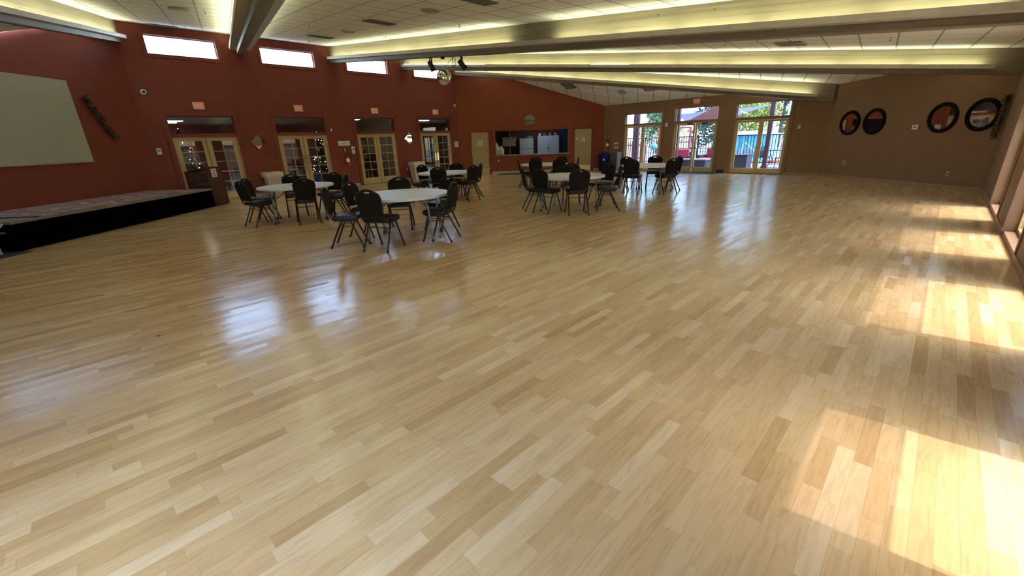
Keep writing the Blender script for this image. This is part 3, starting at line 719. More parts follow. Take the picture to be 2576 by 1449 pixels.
# ------------------------------------------------------------------ wall decor
MIRR = M('mirror_silver', (.86, .87, .86), .02, 1.0)
def diamond_mirror(x, z, hw, hh, label):
    r = wthing('red', x, z, 'diamond_mirror', label, 'mirror', y=-.004, group='diamond mirrors on the red wall')
    m = MB(); m.prism([(-hw, 0), (0, -hh), (hw, 0), (0, hh)], -.02, 0); m.build('backing', M('dark_mirror_back', (.05, .045, .04), .5), r)
    k_ = .94
    for nm, p, tilt in (('centre_facet', [(-.5, .5), (-.5, -.5), (.5, -.5), (.5, .5)], 0), ('top_facet', [(-.5, .5), (.5, .5), (0, 1)], 0), ('bottom_facet', [(-.5, -.5), (0, -1), (.5, -.5)], 0), ('left_facet', [(-.5, .5), (-1, 0), (-.5, -.5)], 0), ('right_facet', [(.5, .5), (.5, -.5), (1, 0)], 0)):
        q = []
        for a_, b_ in p:
            yy = -.021 - (.03 if abs(a_) + abs(b_) < 1.01 and not (abs(a_) == 1 or abs(b_) == 1) else 0)
            q.append((a_ * hw * k_, yy, b_ * hh * k_))
        m = MB(); m.face(q); m.build(nm, MIRR, r)
diamond_mirror(4.88, 1.80, .25, .26, 'faceted diamond mirror on the red wall between first and second french doors')
diamond_mirror(10.97, 1.78, .25, .27, 'faceted diamond mirror on the red wall between third and fourth french doors')
# wall clock / round picture
def clock_mat():
    m, t, b = new_mat('painted_landscape_disc'); tc = t.nodes.new('ShaderNodeTexCoord'); sp = t.nodes.new('ShaderNodeSeparateXYZ'); t.links.new(tc.outputs['Object'], sp.inputs[0])
    n_ = t.nodes.new('ShaderNodeTexNoise'); n_.inputs['Scale'].default_value = 6; mp = t.nodes.new('ShaderNodeMapping'); mp.inputs['Scale'].default_value = (.6, 1, 2.2)
    t.links.new(tc.outputs['Object'], mp.inputs[0]); t.links.new(mp.outputs[0], n_.inputs['Vector'])
    v_ = math_node(t, 'ADD', math_node(t, 'MULTIPLY_ADD', sp.outputs[2], 1.7, .5), math_node(t, 'MULTIPLY_ADD', n_.outputs['Fac'], .3, -.15))
    t.links.new(ramp(t, v_, [(.08, (.05, .045, .02)), (.2, (.14, .14, .09)), (.3, (.24, .26, .24)), (.36, (.03, .02, .015)), (.43, (.22, .19, .16)), (.49, (.05, .022, .018)), (.55, (.20, .17, .11)), (.8, (.26, .22, .13)), (1, (.16, .12, .06))]), b.inputs['Base Color'])
    b.inputs['Roughness'].default_value = .35; return m
r = wthing('kit', 1.13, 2.43, 'wall_clock', 'round wall clock with a painted landscape face above the serving hatch', 'clock', y=-.004)
MB().cyl((0, 0, 0), .28, -.03, 0, 48, 'y').build('case', M('olive_brown_rim', (.13, .10, .05), .5), r, bevel=.006)
MB().cyl((0, 0, 0), .258, -.034, -.029, 48, 'y').build('dial', clock_mat(), r)
m = MB()
for q in range(12):
    a_ = q * PI / 6; m.box(-.006 + .21 * math.sin(a_), .006 + .21 * math.sin(a_), -.037, -.034, -.014 + .21 * math.cos(a_), .014 + .21 * math.cos(a_))
m.build('hour_marks', INK, r)
m = MB(); m.tube([(0, -.04, 0), (.08, -.04, .05)], .005, 6); m.tube([(0, -.043, 0), (-.02, -.043, .15)], .004, 6); m.build('hands', INK, r)
# oval mirrors
RIM = M('black_woven_mirror_rim', (.007, .006, .005), .75, noise=.5, nscale=60, bump=.5, spec=.15)
for x, z, lb in ((.85, 1.735, 'round black rimmed mirror farthest from the right wall, nearest the patio doors'), (1.72, 1.745, 'second round black rimmed mirror from the patio doors'), (3.69, 1.76, 'third round black rimmed mirror, right of the thermostat'), (4.60, 1.78, 'round black rimmed mirror nearest the hanging garland')):
    r = wthing('mir', x, z, 'round_mirror', lb, 'mirror', y=-.004, group='round black mirrors on the tan wall')
    ro = .378; ri = .285 
    MB().lathe([(ri, -.004), (ri, -.03), (ri + .02, -.05), ((ro + ri) / 2, -.06), (ro - .02, -.045), (ro, -.02), (ro, 0), (ri, 0)], 64, axis='y', closed=True).build('rim', RIM, r, smooth=True)
    MB().cyl((0, 0, 0), ri + .005, -.012, -.004, 64, 'y').build('mirror_glass', MIRR, r)
# garlands
def garland(fr, pts, label, n_leaf, sz, cols, name='wall_garland'):
    p0 = pts[0]
    r = wthing(fr, p0[0], p0[1], name, label, 'garland', y=-.03)
    path = [Vector((a_ - p0[0], 0, b_ - p0[1])) for a_, b_ in pts]
    MB().tube(path, .012, 6).build('stem', M('vine_stem', (.05, .03, .02), .7), r)
    for ci, c_ in enumerate(cols):
        m = MB(); rnd = random.Random(ci * 13 + len(pts))
        for q in range(n_leaf // len(cols)):
            t_ = rnd.random() * (len(path) - 1); i_ = int(t_); P = path[i_].lerp(path[i_ + 1], t_ - i_)
            dr = Vector((rnd.uniform(-1, 1), -abs(rnd.uniform(0, .7)), rnd.uniform(-1, .6))).normalized(); sd = dr.cross(Vector((rnd.random(), 1, rnd.random()))).normalized()
            l_ = sz * rnd.uniform(.6, 1.1); P = P + Vector((rnd.uniform(-.02, .02), rnd.uniform(-.03, .0), 0))
            m.face([P, P + dr * l_ * .5 + sd * l_ * .22, P + dr * l_, P + dr * l_ * .5 - sd * l_ * .22])
        m.build(('leaves', 'pale_leaves', 'buds')[ci], c_, r)
LEAFD = M('dark_bronze_leaf', (.035, .022, .014), .6); LEAFT = M('tan_dried_leaf', (.13, .08, .045), .7); LEAFO = M('olive_dried_leaf', (.17, .14, .05), .7)
garland('left', [(11.82, 2.98), (11.93, 2.78), (12.06, 2.51), (12.16, 2.26), (12.37, 1.98)], 'dark leafy metal vine on the red wall beside the projection screen', 260, .12, [LEAFD, LEAFT])
garland('mir', [(5.03, 2.18), (5.02, 1.97), (5.02, 1.66), (5.01, 1.27)], 'dried olive garland hanging in the corner beside the last round mirror', 220, .10, [LEAFD, LEAFO, LEAFT])
# projection screen
r = wthing('left', 11.5, 1.43, 'projection_screen', 'large plain grey white projection screen on the red wall above the stage', 'projection screen', y=-.005)
MB().box(-4.2, 0, -.03, 0, 0, 1.88).build('screen_surface', M('matt_grey_screen', (.42, .43, .38), .85), r, bevel=.004)
MB().box(-4.2, 0, -.036, -.0, -.03, 0).build('bottom_batten', M('screen_batten', (.35, .33, .29), .6), r)

# ------------------------------------------------------------------ stage, rug, lectern, steps
STG_Z = .525
r = thing('stage_platform', 'low raised stage with grey beige top and black skirt along the left wall', 'stage', (-8.75, 7.42, 0))
MB().box(-1.98, 0, 0, 5.36, STG_Z - .05, STG_Z).build('deck', M('grey_beige_stage_carpet', (.21, .18, .14), .9, noise=.12, nscale=120), r, bevel=.01)
m = MB(); N_ = 150
prev = None
for q in range(N_ + 1):
    t_ = q / N_; yy = t_ * 5.34; xx = -.012 + .014 * math.sin(q * .95) * (1 if q % 2 else .6)
    cur = (m.bm.verts.new((xx * .3 - .004, yy, STG_Z - .045)), m.bm.verts.new((xx + .006, yy, .004)))
    if prev: m.bm.faces.new((prev[0], cur[0], cur[1], prev[1]))
    prev = cur
prev = None
for q in range(50):
    xx = -1.96 * q / 49; yy = .004 + .014 * math.sin(q * .95)
    cur = (m.bm.verts.new((xx, yy * .3, STG_Z - .045)), m.bm.verts.new((xx, yy - .006, .004)))
    if prev: m.bm.faces.new((prev[0], cur[0], cur[1], prev[1]))
    prev = cur
m.build('pleated_skirt', M('black_stage_skirt', (.002, .002, .0022), 1.0, spec=0.0), r)
m = MB()
for xx in (-1.85, -.95, -.1):
    for yy in (.1, 1.8, 3.5, 5.2): m.box(xx - .03, xx + .03, yy - .03, yy + .03, 0, STG_Z - .05)
m.build('support_posts', M('grey_steel_post', (.2, .2, .2), .5, .6), r)
def rug_mat():
    m, t, b = new_mat('swirl_rug'); tc = t.nodes.new('ShaderNodeTexCoord'); n_ = t.nodes.new('ShaderNodeTexNoise'); n_.inputs['Scale'].default_value = .55; n_.inputs['Distortion'].default_value = 1.6; n_.inputs['Detail'].default_value = 1
    t.links.new(tc.outputs['Object'], n_.inputs['Vector'])
    c_ = ramp(t, n_.outputs['Fac'], [(.0, (.20, .15, .11)), (.38, (.18, .12, .09)), (.42, (.30, .26, .20)), (.46, (.22, .10, .08)), (.54, (.21, .09, .075)), (.57, (.30, .26, .20)), (.62, (.17, .11, .09)), (1, (.19, .15, .12))])
    for e in c_.node.color_ramp.elements: pass
    c_.node.color_ramp.interpolation = 'CONSTANT'
    t.links.new(c_, b.inputs['Base Color']); b.inputs['Roughness'].default_value = .95; return m
r = thing('stage_rug', 'tan and rust swirl patterned rug lying on the stage', 'rug', (-8.79, 7.95, STG_Z))
MB().box(-1.80, 0, 0, 4.55, .0005, .012).build('rug_body', rug_mat(), r)
MB().box(-1.80, 0, -.05, 0, .0005, .014).build('dark_border', M('black_rug_edge', (.02, .012, .012), .9), r)
MAH = M('dark_mahogany_laminate', (.075, .026, .012), .42, noise=.2, nscale=5); MAHD = M('shaded_mahogany_laminate', (.055, .020, .011), .45, noise=.2, nscale=5)  # second tone is the same mahogany with the front's shade in its colour
r = thing('lectern', 'dark wooden lectern at the end of the stage with a paper sign', 'lectern', (-8.78, 12.80, 0))
m = MB(); m.hexa([(-.02, 0, 0), (0, 0, 0), (0, .68, 0), (-.02, .68, 0), (-.02, 0, 1.13), (0, 0, 1.13), (0, .68, 1.10), (-.02, .68, 1.10)]); m.build('side_panel', MAH, r, bevel=.003)
m = MB(); m.box(-.66, -.64, 0, .68, 0, 1.0); m.build('side_panel', MAH, r)
MB().box(-.64, -.02, 0.015, .035, .08, .62).box(-.64, -.02, 0.015, .035, .68, .98).build('front_panel', MAHD, r)
MB().box(-.64, -.02, .02, .66, .62, .64).build('shelf', MAHD, r)
MB().box(-.64, -.02, .02, .66, .06, .08).build('base_board', MAHD, r)
m = MB(); m.hexa([(-.68, -.02, .99), (.01, -.02, 1.12), (.01, .70, 1.10), (-.68, .70, .97), (-.68, -.02, 1.01), (.01, -.02, 1.14), (.01, .70, 1.12), (-.68, .70, .99)]); m.build('reading_top', MAH, r, bevel=.004)
MB().tube([(-.08, .15, 1.12), (-.12, .15, 1.20), (-.22, .14, 1.235), (-.34, .13, 1.22), (-.40, .12, 1.16)], .008, 8).build('gooseneck_microphone', M('grey_mic_stem', (.35, .33, .28), .4, .5), r, smooth=True)
s_ = MB().box(.001, .003, .17, .41, .83, 1.07).build('paper_sign', PAPER, r)
for q in range(4): MB().box(.003, .004, .21 + .01 * (q % 2), .37 - .015 * (q % 3), 1.02 - q * .05 - .008, 1.02 - q * .05 + .008).build('printed_line', INK, s_)
# portable steps at the near end of the stage
r = thing('stage_steps', 'white railed portable steps at the near end of the stage', 'steps', (-8.96, 6.96, 0))
WRAIL = M('white_painted_rail', (.45, .44, .40), .5)
for yy, zz in ((.0, .18), (.2, .36)): MB().box(-.5, .12, yy, yy + .22, zz - .03, zz).build('tread', M('grey_tread', (.10, .10, .11), .8), r)
for xx in (-.5, .12):
    m = MB(); m.tube([(xx, 0, 0), (xx, 0, .16), (xx, .2, .34), (xx, .42, .5)], .018, 8); m.tube([(xx, .22, 0), (xx, .22, .34)], .018, 8); m.tube([(xx, .0, .1), (xx, .22, .1)], .012, 6); m.build('side_frame', WRAIL, r, smooth=True)
o = MB().box(-.9, .85, -.55, .42, .0, .006).build('floor_mat', M('dark_blue_mat', (.02, .026, .032), .9), None, (-9.35, 6.95, 0)); tag(o, 'dark mat on the floor at the near end of the stage', 'mat')

# ------------------------------------------------------------------ round tables
def make_table(label):
    r = thing('round_table', label, 'table', (0, 0, 0), 0, 'white round folding tables')
    R_ = .80; zt = .775
    MB().lathe([(.02, zt - .012), (R_ - .06, zt - .012), (R_ - .045, zt - .045), (R_ - .006, zt - .045), (R_, zt - .038), (R_, zt - .008), (R_ - .008, zt), (.02, zt)], 72).build('tabletop', TOPW, r, smooth=True)
    for sx in (-1, 1):
        for sy in (-1, 1):
            lg = MB().tube([(sx * .42, sy * .40, zt - .02), (sx * .50, sy * .43, .60), (sx * .535, sy * .44, .05), (sx * .535, sy * .44, .03)], .0155, 10).build('leg', LEGGREY, r, smooth=True)
            MB().cyl((sx * .535, sy * .44, 0), .021, 0, .045, 12).build('foot_cap', RUBBER, lg)
        m = MB(); m.tube([(sx * .46, -.41, .655), (sx * .46, .41, .655)], .012, 8); m.tube([(sx * .515, 0, .46), (sx * .10, 0, zt - .02)], .009, 8)
        m.tube([(sx * .508, -.435, .50), (sx * .515, 0, .46), (sx * .508, .435, .50)], .009, 8)
        m.tube([(sx * .42, -.40, zt - .025), (sx * .42, .40, zt - .025)], .014, 8)
        m.build('leg_brace', LEGGREY, r, smooth=True)
    return r
TABLES = {
    'near': ((-1.845, 7.46), 0, 'white round folding table nearest the camera'),
    'left': ((-4.84, 9.88), 24, 'white round folding table beside the stage, leftmost of all'),
    'mid': ((1.42, 9.98), -26, 'white round folding table in the middle of the room in front of the kitchen'),
    'far_right': ((4.12, 12.68), -40, 'white round folding table in front of the patio doors'),
    'back_left': ((-1.80, 12.6), 10, 'white round folding table behind the nearest table, before the fourth french door'),
    'kitchen': ((1.24, 15.0), 5, 'white round folding table closest to the serving hatch')}
t0 = make_table(''); first = True
for kx, (p, rot, lb) in TABLES.items():
    t_ = t0 if first else copy_tree(t0); first = False
    t_.location = (p[0], p[1], 0); t_.rotation_euler = (0, 0, math.radians(rot)); t_['label'] = lb

# ------------------------------------------------------------------ chairs
def arc(pts, n_=5):
    """round the corners of a polyline"""
    P = [Vector(p) for p in pts]; out = [P[0]]
    for a_, b_, c_ in zip(P, P[1:], P[2:]):
        l_ = min((a_ - b_).length, (c_ - b_).length) * .42
        s_, e_ = b_ + (a_ - b_).normalized() * l_, b_ + (c_ - b_).normalized() * l_
        for q in range(n_ + 1):
            t_ = q / n_; out.append(s_.lerp(b_, t_).lerp(b_.lerp(e_, t_), t_))
    out.append(P[-1]); return out
def make_chair():
    """faces local +y"""
    r = thing('banquet_chair', '', 'chair')
    # seat cushion
    m = MB(); o_ = [(-.215, .22), (.215, .22), (.205, -.19), (-.205, -.19)]
    pts_ = []
    cr = .05
    for i_ in range(4):
        c_ = Vector(o_[i_] + (0,)); pa = Vector(o_[i_ - 1] + (0,)); pb = Vector(o_[(i_ + 1) % 4] + (0,))
        s_, e_ = c_ + (pa - c_).normalized() * cr, c_ + (pb - c_).normalized() * cr
        for q in range(5): t_ = q / 4; pts_.append(s_.lerp(c_, t_).lerp(c_.lerp(e_, t_), t_))
    rings = []
    for sc_, z_ in ((.93, .447), (1.0, .460), (1.0, .507), (.97, .52), (.80, .528), (.4, .531)):
        rings.append([m.bm.verts.new((p.x * sc_, .015 + (p.y - .015) * sc_, z_)) for p in pts_])
    for a_, b_ in zip(rings, rings[1:]):
        for i_ in range(len(pts_)): m.bm.faces.new((a_[i_], a_[(i_ + 1) % 20], b_[(i_ + 1) % 20], b_[i_]))
    m.bm.faces.new(rings[0]); m.bm.faces.new(rings[-1])
    m.build('seat', SEATV, r, smooth=True)
    # back panel outline (x, z up the back) with a handle slot
    def outline(w0, w1, z0, z1, inset=0.0):
        pts = [(-w0 + inset, z0 + inset), (w0 - inset, z0 + inset)]
        ctrl = [(w1, z1 - .17), (w1 * .99, z1 - .115), (w1 * .90, z1 - .068), (w1 * .70, z1 - .046), (w1 * .42, z1 - .012), (w1 * .2, z1 - .001), (0, z1 + .001)]
        rr = [(x - inset, z - inset) for x, z in ctrl[:-1]] + [(0, ctrl[-1][1] - inset)]
        out = pts + rr + [(-x, z) for x, z in reversed(rr[:-1])]
        sm = []
        for i_ in range(len(out)):                                    # light smoothing of the crown
            a_, b_, c_ = out[i_ - 1], out[i_], out[(i_ + 1) % len(out)]
            if b_[1] > z1 - .25 and abs(b_[0]) > .001:
                sm.append(((a_[0] + 3 * b_[0]) / 4, (a_[1] + 3 * b_[1]) / 4)); sm.append(((c_[0] + 3 * b_[0]) / 4, (c_[1] + 3 * b_[1]) / 4))
            else: sm.append(b_)
        return sm
    lean = Matrix.Translation((0, -.215, .50)) @ Matrix.Rotation(math.radians(10), 4, 'X')
    zb, zt_ = .055, .470
    slot = [(.066 * math.cos(a_), zt_ - .042 + (.018 if math.sin(a_) > 0 else .015) * math.sin(a_)) for a_ in [PI * 2 * q / 14 for q in range(14)]]
    m = MB(); m.prism(outline(.180, .212, zb, zt_ - .006), -.022, .016, [slot]); m.xform(lean)
    m.build('backrest', BACKF, r, bevel=.007, seg=2)
    # metal rim following the crown
    oc = [p for p in outline(.186, .217, zb, zt_)][1:]
    oc = oc[:] + [(-.186, zb)]
    m = MB(); m.tube([Vector((x, -.003, z)) for x, z in oc], .0105, 8); m.xform(lean)
    fr_ = m.build('back_frame', FRAMEM, r, smooth=True)
    # lower J bends, seat rails
    for s_ in (-1, 1):
        p_top = lean @ Vector((s_ * .186, -.003, zb)); 
        path = arc([p_top, Vector((s_ * .185, -.215, .505)), Vector((s_ * .187, -.17, .448)), Vector((s_ * .187, .17, .448))], 5)
        MB().tube(path, .013, 8).build('side_rail', FRAMEM, r, smooth=True)
    for s_ in (-1, 1):
        for f_ in (1, -1):
            yt = .085 if f_ > 0 else -.06; yb = .235 if f_ > 0 else -.27
            path = arc([Vector((s_ * .19, 0.012, .442)), Vector((s_ * .197, yt, .438)), Vector((s_ * .215, yb, .012))], 5)
            lg = MB().tube(path, .0145, 8).build('leg', FRAMEM, r, smooth=True)
            MB().cyl((s_ * .215, yb, 0), .0175, 0, .03, 10).build('foot_glide', RUBBER, lg)
    zz = .355; y_f = .235 - (.235 - .085) * (zz / .438); y_r = -.27 + (.27 - .06) * (zz / .438); xs_ = .201
    m = MB()
    for s_ in (-1, 1):
        m.tube([(s_ * xs_, y_f, zz), (s_ * xs_, y_r, zz)], .0065, 6); m.tube([(s_ * .199, y_f - .012, zz + .038), (s_ * .199, y_r + .016, zz + .038)], .0055, 6)
    m.tube([(-xs_, y_r, zz), (xs_, y_r, zz)], .0065, 6); m.tube([(-.187, .16, .447), (.187, .16, .447)], .008, 6); m.tube([(-.187, -.15, .447), (.187, -.15, .447)], .008, 6)
    m.build('stretchers', FRAMEM, r)
    return r
CH = [
 # x, y, facing dx, dy, label
 (-2.70, 7.02, .98, .15, 'leftmost chair at the nearest table, facing right'),
 (-2.62, 7.78, .95, -.30, 'second chair from the left at the nearest table, facing the camera side'),
 (-2.03, 6.68, .30, .95, 'front chair at the nearest table, its back to the camera'),
 (-2.14, 8.33, .12, -.99, 'chair behind the nearest table, facing the camera'),
 (-1.33, 8.17, -.55, -.83, 'chair at the back right of the nearest table, half hidden'),
 (-1.20, 7.22, -.97, .24, 'rightmost chair at the nearest table, seen from its side'),
 (-5.43, 9.27, .52, .85, 'front left chair at the table beside the stage'),
 (-5.68, 9.86, 1.0, .02, 'leftmost chair at the table beside the stage, behind another chair'),
 (-5.25, 10.55, .45, -.90, 'chair behind the table beside the stage, near the white bin'),
 (-4.48, 9.43, -.50, .86, 'front right chair at the table beside the stage, its back to the camera'),
 (-4.42, 10.62, -.25, -.97, 'chair behind the right end of the table beside the stage'),
 (-4.05, 10.05, -.93, -.10, 'rightmost chair at the table beside the stage, mostly hidden'),
 (.62, 10.10, 1.0, .12, 'leftmost chair at the middle table, seen edge on'),
 (.88, 9.66, .68, .73, 'front left chair at the middle table'),
 (1.49, 9.34, -.04, 1.0, 'front chair at the middle table, its back to the camera'),
 (1.60, 10.95, -.12, -.99, 'chair behind the middle table, facing the camera'),
 (2.28, 10.62, -.80, -.60, 'chair at the back right of the middle table'),
 (2.22, 9.68, -1.0, .12, 'rightmost chair at the middle table, seen in profile'),
 (3.42, 13.12, .93, -.36, 'leftmost chair at the table before the patio doors, seen edge on'),
 (3.82, 13.52, .25, -.97, 'back left chair at the table before the patio doors'),
 (3.62, 12.40, .50, .86, 'front left chair at the table before the patio doors, its back to the camera'),
 (4.42, 12.20, -.30, .95, 'front right chair at the table before the patio doors, its back to the camera'),
 (4.82, 12.95, -.95, -.10, 'rightmost chair at the table before the patio doors'),
 (4.55, 13.50, -.35, -.94, 'back right chair at the table before the patio doors, facing the camera'),
 (-2.50, 12.30, .97, .20, 'leftmost chair at the table behind the nearest one, by the far bin'),
 (-2.35, 12.95, .80, -.60, 'back left chair at the table behind the nearest one, by the far bin'),
 (-1.85, 11.90, .05, 1.0, 'front chair at the table before the fourth french door, its back to the camera'),
 (-1.62, 13.25, -.10, -.99, 'chair behind the table before the fourth french door, facing the camera'),
 (-1.17, 12.22, -.75, .65, 'front right chair at the table before the fourth french door'),
 (-1.08, 12.92, -.95, -.25, 'rightmost chair at the table before the fourth french door'),
 (.68, 14.95, 1.0, .05, 'leftmost chair at the table closest to the serving hatch, seen edge on'),
 (1.06, 15.62, .15, -1.0, 'back left chair at the table closest to the serving hatch'),
 (.98, 14.42, .30, .95, 'front left chair at the table closest to the serving hatch'),
 (1.62, 14.32, -.15, .98, 'front right chair at the table closest to the serving hatch'),
 (1.80, 15.45, -.5, -.86, 'back right chair at the table closest to the serving hatch'),
 (2.10, 14.75, -1.0, .1, 'rightmost chair at the table closest to the serving hatch, seen edge on'),
]
c0 = make_chair(); first = True
for x, y, dx, dy, lb in CH:
    c_ = c0 if first else copy_tree(c0); first = False
    n_ = math.hypot(dx, dy); fx, fy = dx / n_, dy / n_
    tx, ty = min((p for p, _, _ in TABLES.values()), key=lambda p: (p[0] - x) ** 2 + (p[1] - y) ** 2)
    for _ in range(40):                                               # keep the back clear of the table edge
        if math.hypot(x - .262 * fx - tx, y - .262 * fy - ty) > .845: break
        l_ = math.hypot(x - tx, y - ty); x += .01 * (x - tx) / l_; y += .01 * (y - ty) / l_
    c_.location = (x, y, 0); c_.rotation_euler = (0, 0, math.atan2(dy, dx) - PI / 2)
    c_['label'] = 'dark brown banquet chair, ' + lb if len(lb.split()) < 12 else lb
    c_['group'] = 'dark banquet chairs around the tables'

# ------------------------------------------------------------------ bins and mats
def trash_bin(loc, rz, label, w0=.20, w1=.26, hgt=.80, mat=None, bag=True):
    r = thing('trash_bin', label, 'trash bin', loc, rz); mt = mat or M('beige_bin_plastic', (.55, .48, .34), .5)
    m = MB(); m.hexa([(-w0, -w0 * .8, 0), (w0, -w0 * .8, 0), (w0, w0 * .8, 0), (-w0, w0 * .8, 0), (-w1, -w1 * .8, hgt - .06), (w1, -w1 * .8, hgt - .06), (w1, w1 * .8, hgt - .06), (-w1, w1 * .8, hgt - .06)])
    m.build('bin_body', mt, r, bevel=.02)
    MB().box(-w1 - .02, w1 + .02, -w1 * .8 - .02, w1 * .8 + .02, hgt - .06, hgt - .02).build('rim', mt, r, bevel=.01)
    if bag:
        m = MB(); rings = []; rnd = random.Random(int(loc[0] * 10))
        for k_, (e_, z_) in enumerate(((.03, hgt - .16), (.035, hgt - .02), (.02, hgt), (-.03, hgt - .03))):
            ring = []
            for q in range(40):
                a_ = 2 * PI * q / 40; c_, s2 = math.cos(a_), math.sin(a_); k2 = 1 / max(abs(c_), abs(s2))
                j = rnd.uniform(-.008, .012); jz = rnd.uniform(-.02, .012) if k_ in (0, 2) else 0
                ring.append(m.bm.verts.new((c_ * k2 * (w1 + e_ + j), s2 * k2 * (w1 * .8 + e_ + j), z_ + jz)))
            rings.append(ring)
        for a_, b_ in zip(rings, rings[1:]):
            for q in range(40): m.bm.faces.new((a_[q], a_[(q + 1) % 40], b_[(q + 1) % 40], b_[q]))
        m.build('bin_liner', M('translucent_liner', (.60, .55, .42), .35), r, smooth='all')
trash_bin(UV(-16.78, 5.02), PI / 4, 'cream trash bin with liner on the floor between first and second french doors')
trash_bin(UV(-16.75, 10.98), PI / 4, 'cream trash bin with liner on the floor left of the fourth french door')
trash_bin(at('ext', -11.22, -.34), rz_of('ext') , 'beige square trash bin with lid in the corner beside the blue bin', .22, .26, .88, M('khaki_bin_plastic', (.07, .065, .045), .5), False)
r = thing('recycling_bin', 'round dark blue recycling bin in the corner by the kitchen door', 'recycling bin', (4.62 + .02, 21.10, 0), .4)
BLU = M('recycling_blue_plastic', (.004, .014, .085), .6, spec=.2)
MB().lathe([(.20, 0), (.23, .05), (.26, .66), (.27, .68), (.27, .72), (.25, .72)], 32).build('bin_body', BLU, r, smooth=True)
MB().lathe([(.275, .70), (.28, .74), (.25, .82), (.17, .875), (.05, .89)], 32).build('domed_lid', BLU, r, smooth=True)
MB().box(-.2, -.14, -.24, -.20, .50, .58).build('sticker', WHITE, r)
o = MB().box(-.45, 1.55, -.95, -.12, .0, .012).build('floor_mat', M('charcoal_mat', (.035, .035, .037), .95), None, (0, 21.85, 0)); tag(o, 'long charcoal mat on the floor below the serving hatch', 'mat')
o = MB().box(-.98, 1.05, -.68, -.06, .0, .012).build('floor_mat', M('black_door_mat', (.015, .016, .018), .95), None, at('ext', -7.66), rz_of('ext')); tag(o, 'black door mat in front of the middle patio door', 'mat')

# ------------------------------------------------------------------ kitchen behind the hatch
KX0, KX1, KY1 = -.9, 4.2, 24.9
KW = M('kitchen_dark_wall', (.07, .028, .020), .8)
def room(prefix, x0, x1, y0, y1, zc_, wallm, floorm, ceilm, origin=(0, 0, 0), rz=0, skip=()):
    t_ = .1; segs_ = {'left': (x0 - t_, x0, y0, y1 + t_), 'right': (x1, x1 + t_, y0, y1 + t_), 'rear': (x0, x1, y1, y1 + t_)}
    for k_, (a_, b_, c_, d_) in segs_.items():
        if k_ in skip: continue
        o = MB().box(a_, b_, c_, d_, 0, zc_).build('wall_%s_%s' % (prefix, k_), wallm, None, origin, rz); tag(o, kind='structure')
    o = MB().box(x0 - t_, x1 + t_, y0, y1 + t_, -.1, -.002).build('floor', floorm, None, origin, rz); tag(o, kind='structure')
    o = MB().box(x0 - t_, x1 + t_, y0, y1 + t_, zc_, zc_ + .1).build('ceiling', ceilm, None, origin, rz); tag(o, kind='structure')
GREYT = M('grey_floor_tile', (.16, .15, .14), .5)
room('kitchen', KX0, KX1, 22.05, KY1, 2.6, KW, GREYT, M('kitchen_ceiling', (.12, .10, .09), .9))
r = thing('serving_counter', 'speckled beige serving counter ledge across the kitchen hatch', 'counter', (0, 21.85, 0))
MB().box(-.66, 3.12, -.10, .62, .83, .87).build('worktop', M('speckled_granite', (.30, .25, .18), .4, noise=.5, nscale=60), r, bevel=.008)
MB().box(-.56, 3.02, .22, .55, 0, .83).build('base_cabinet', M('dark_cabinet_wood', (.06, .03, .02), .5), r)
r = thing('refrigerator', 'grey white refrigerator in the kitchen seen through the hatch', 'refrigerator', (1.07, 24.35, 0)); FRW = M('pale_grey_enamel', (.34, .38, .38), .35)
MB().box(-.38, .38, .03, .5, .03, 1.62).build('cabinet_body', FRW, r, bevel=.01)
MB().box(-.38, .38, -.03, .025, .03, 1.07).build('lower_door', FRW, r, bevel=.012); MB().box(-.38, .38, -.03, .025, 1.085, 1.62).build('freezer_door', FRW, r, bevel=.012)
o = MB().box(-.14, .14, -.1, .12, 0, .13).build('storage_box', M('dusty_blue_plastic', (.10, .16, .26), .5), None, (1.28, 24.48, 1.62), bevel=.01); tag(o, 'blue storage box standing on the refrigerator', 'box')
o = MB().box(-.14, .14, -.1, .12, 0, .035).build('tray', BLACK, None, (.84, 24.48, 1.62), bevel=.005); tag(o, 'flat black tray lying on the refrigerator', 'tray')
r = thing('storage_cabinet', 'large grey blue two door metal cabinet in the kitchen', 'cabinet', (2.27, 24.35, 0)); CAB = M('grey_blue_metal', (.30, .35, .44), .45)
MB().box(-.59, .59, .02, .5, 0, 1.72).build('cabinet_body', CAB, r, bevel=.004)
for a_, b_ in ((-.585, -.004), (.004, .585)): 
    dd = MB().box(a_, b_, -.005, .018, .03, 1.70).build('cabinet_door', CAB, r, bevel=.003)
MB().box(-.03, .06, -.03, -.006, 1.08, 1.12).box(-.035, -.01, -.03, -.006, 1.0, 1.12).build('latch_handle', M('blue_black_handle', (.02, .03, .09), .4), r)
for x_, wd, hh, mt, lb, nm in ((1.82, .07, .14, WHITE, 'small pale pot at the left end of the cabinet top', 'pot'), (2.08, .11, .14, M('dull_copper', (.28, .12, .07), .4, .4), 'brown bowl stack second on the cabinet top', 'bowl_stack'), (2.40, .10, .14, M('dull_copper2', (.26, .15, .06), .4, .4), 'tan canister third on the cabinet top', 'canister'), (2.70, .07, .14, M('grey_jar', (.35, .33, .32), .4), 'pale jar at the right end of the cabinet top', 'jar')):
    o = MB().lathe([(wd * .8, 0), (wd, hh * .3), (wd * .95, hh * .8), (wd * .7, hh), (.005, hh)], 20).build(nm, mt, None, (x_, 24.6, 1.72), smooth=True); tag(o, lb, 'kitchenware', 'jars and pots on the kitchen cabinet')
r = thing('wall_cupboard', 'tan wall cupboard hanging at the left of the kitchen', 'cupboard', (.13, KY1 - .01, 1.23))
MB().box(-.37, .37, -.35, 0, 0, .48).build('cupboard_box', M('tan_cupboard', (.36, .27, .15), .5), r, bevel=.006)
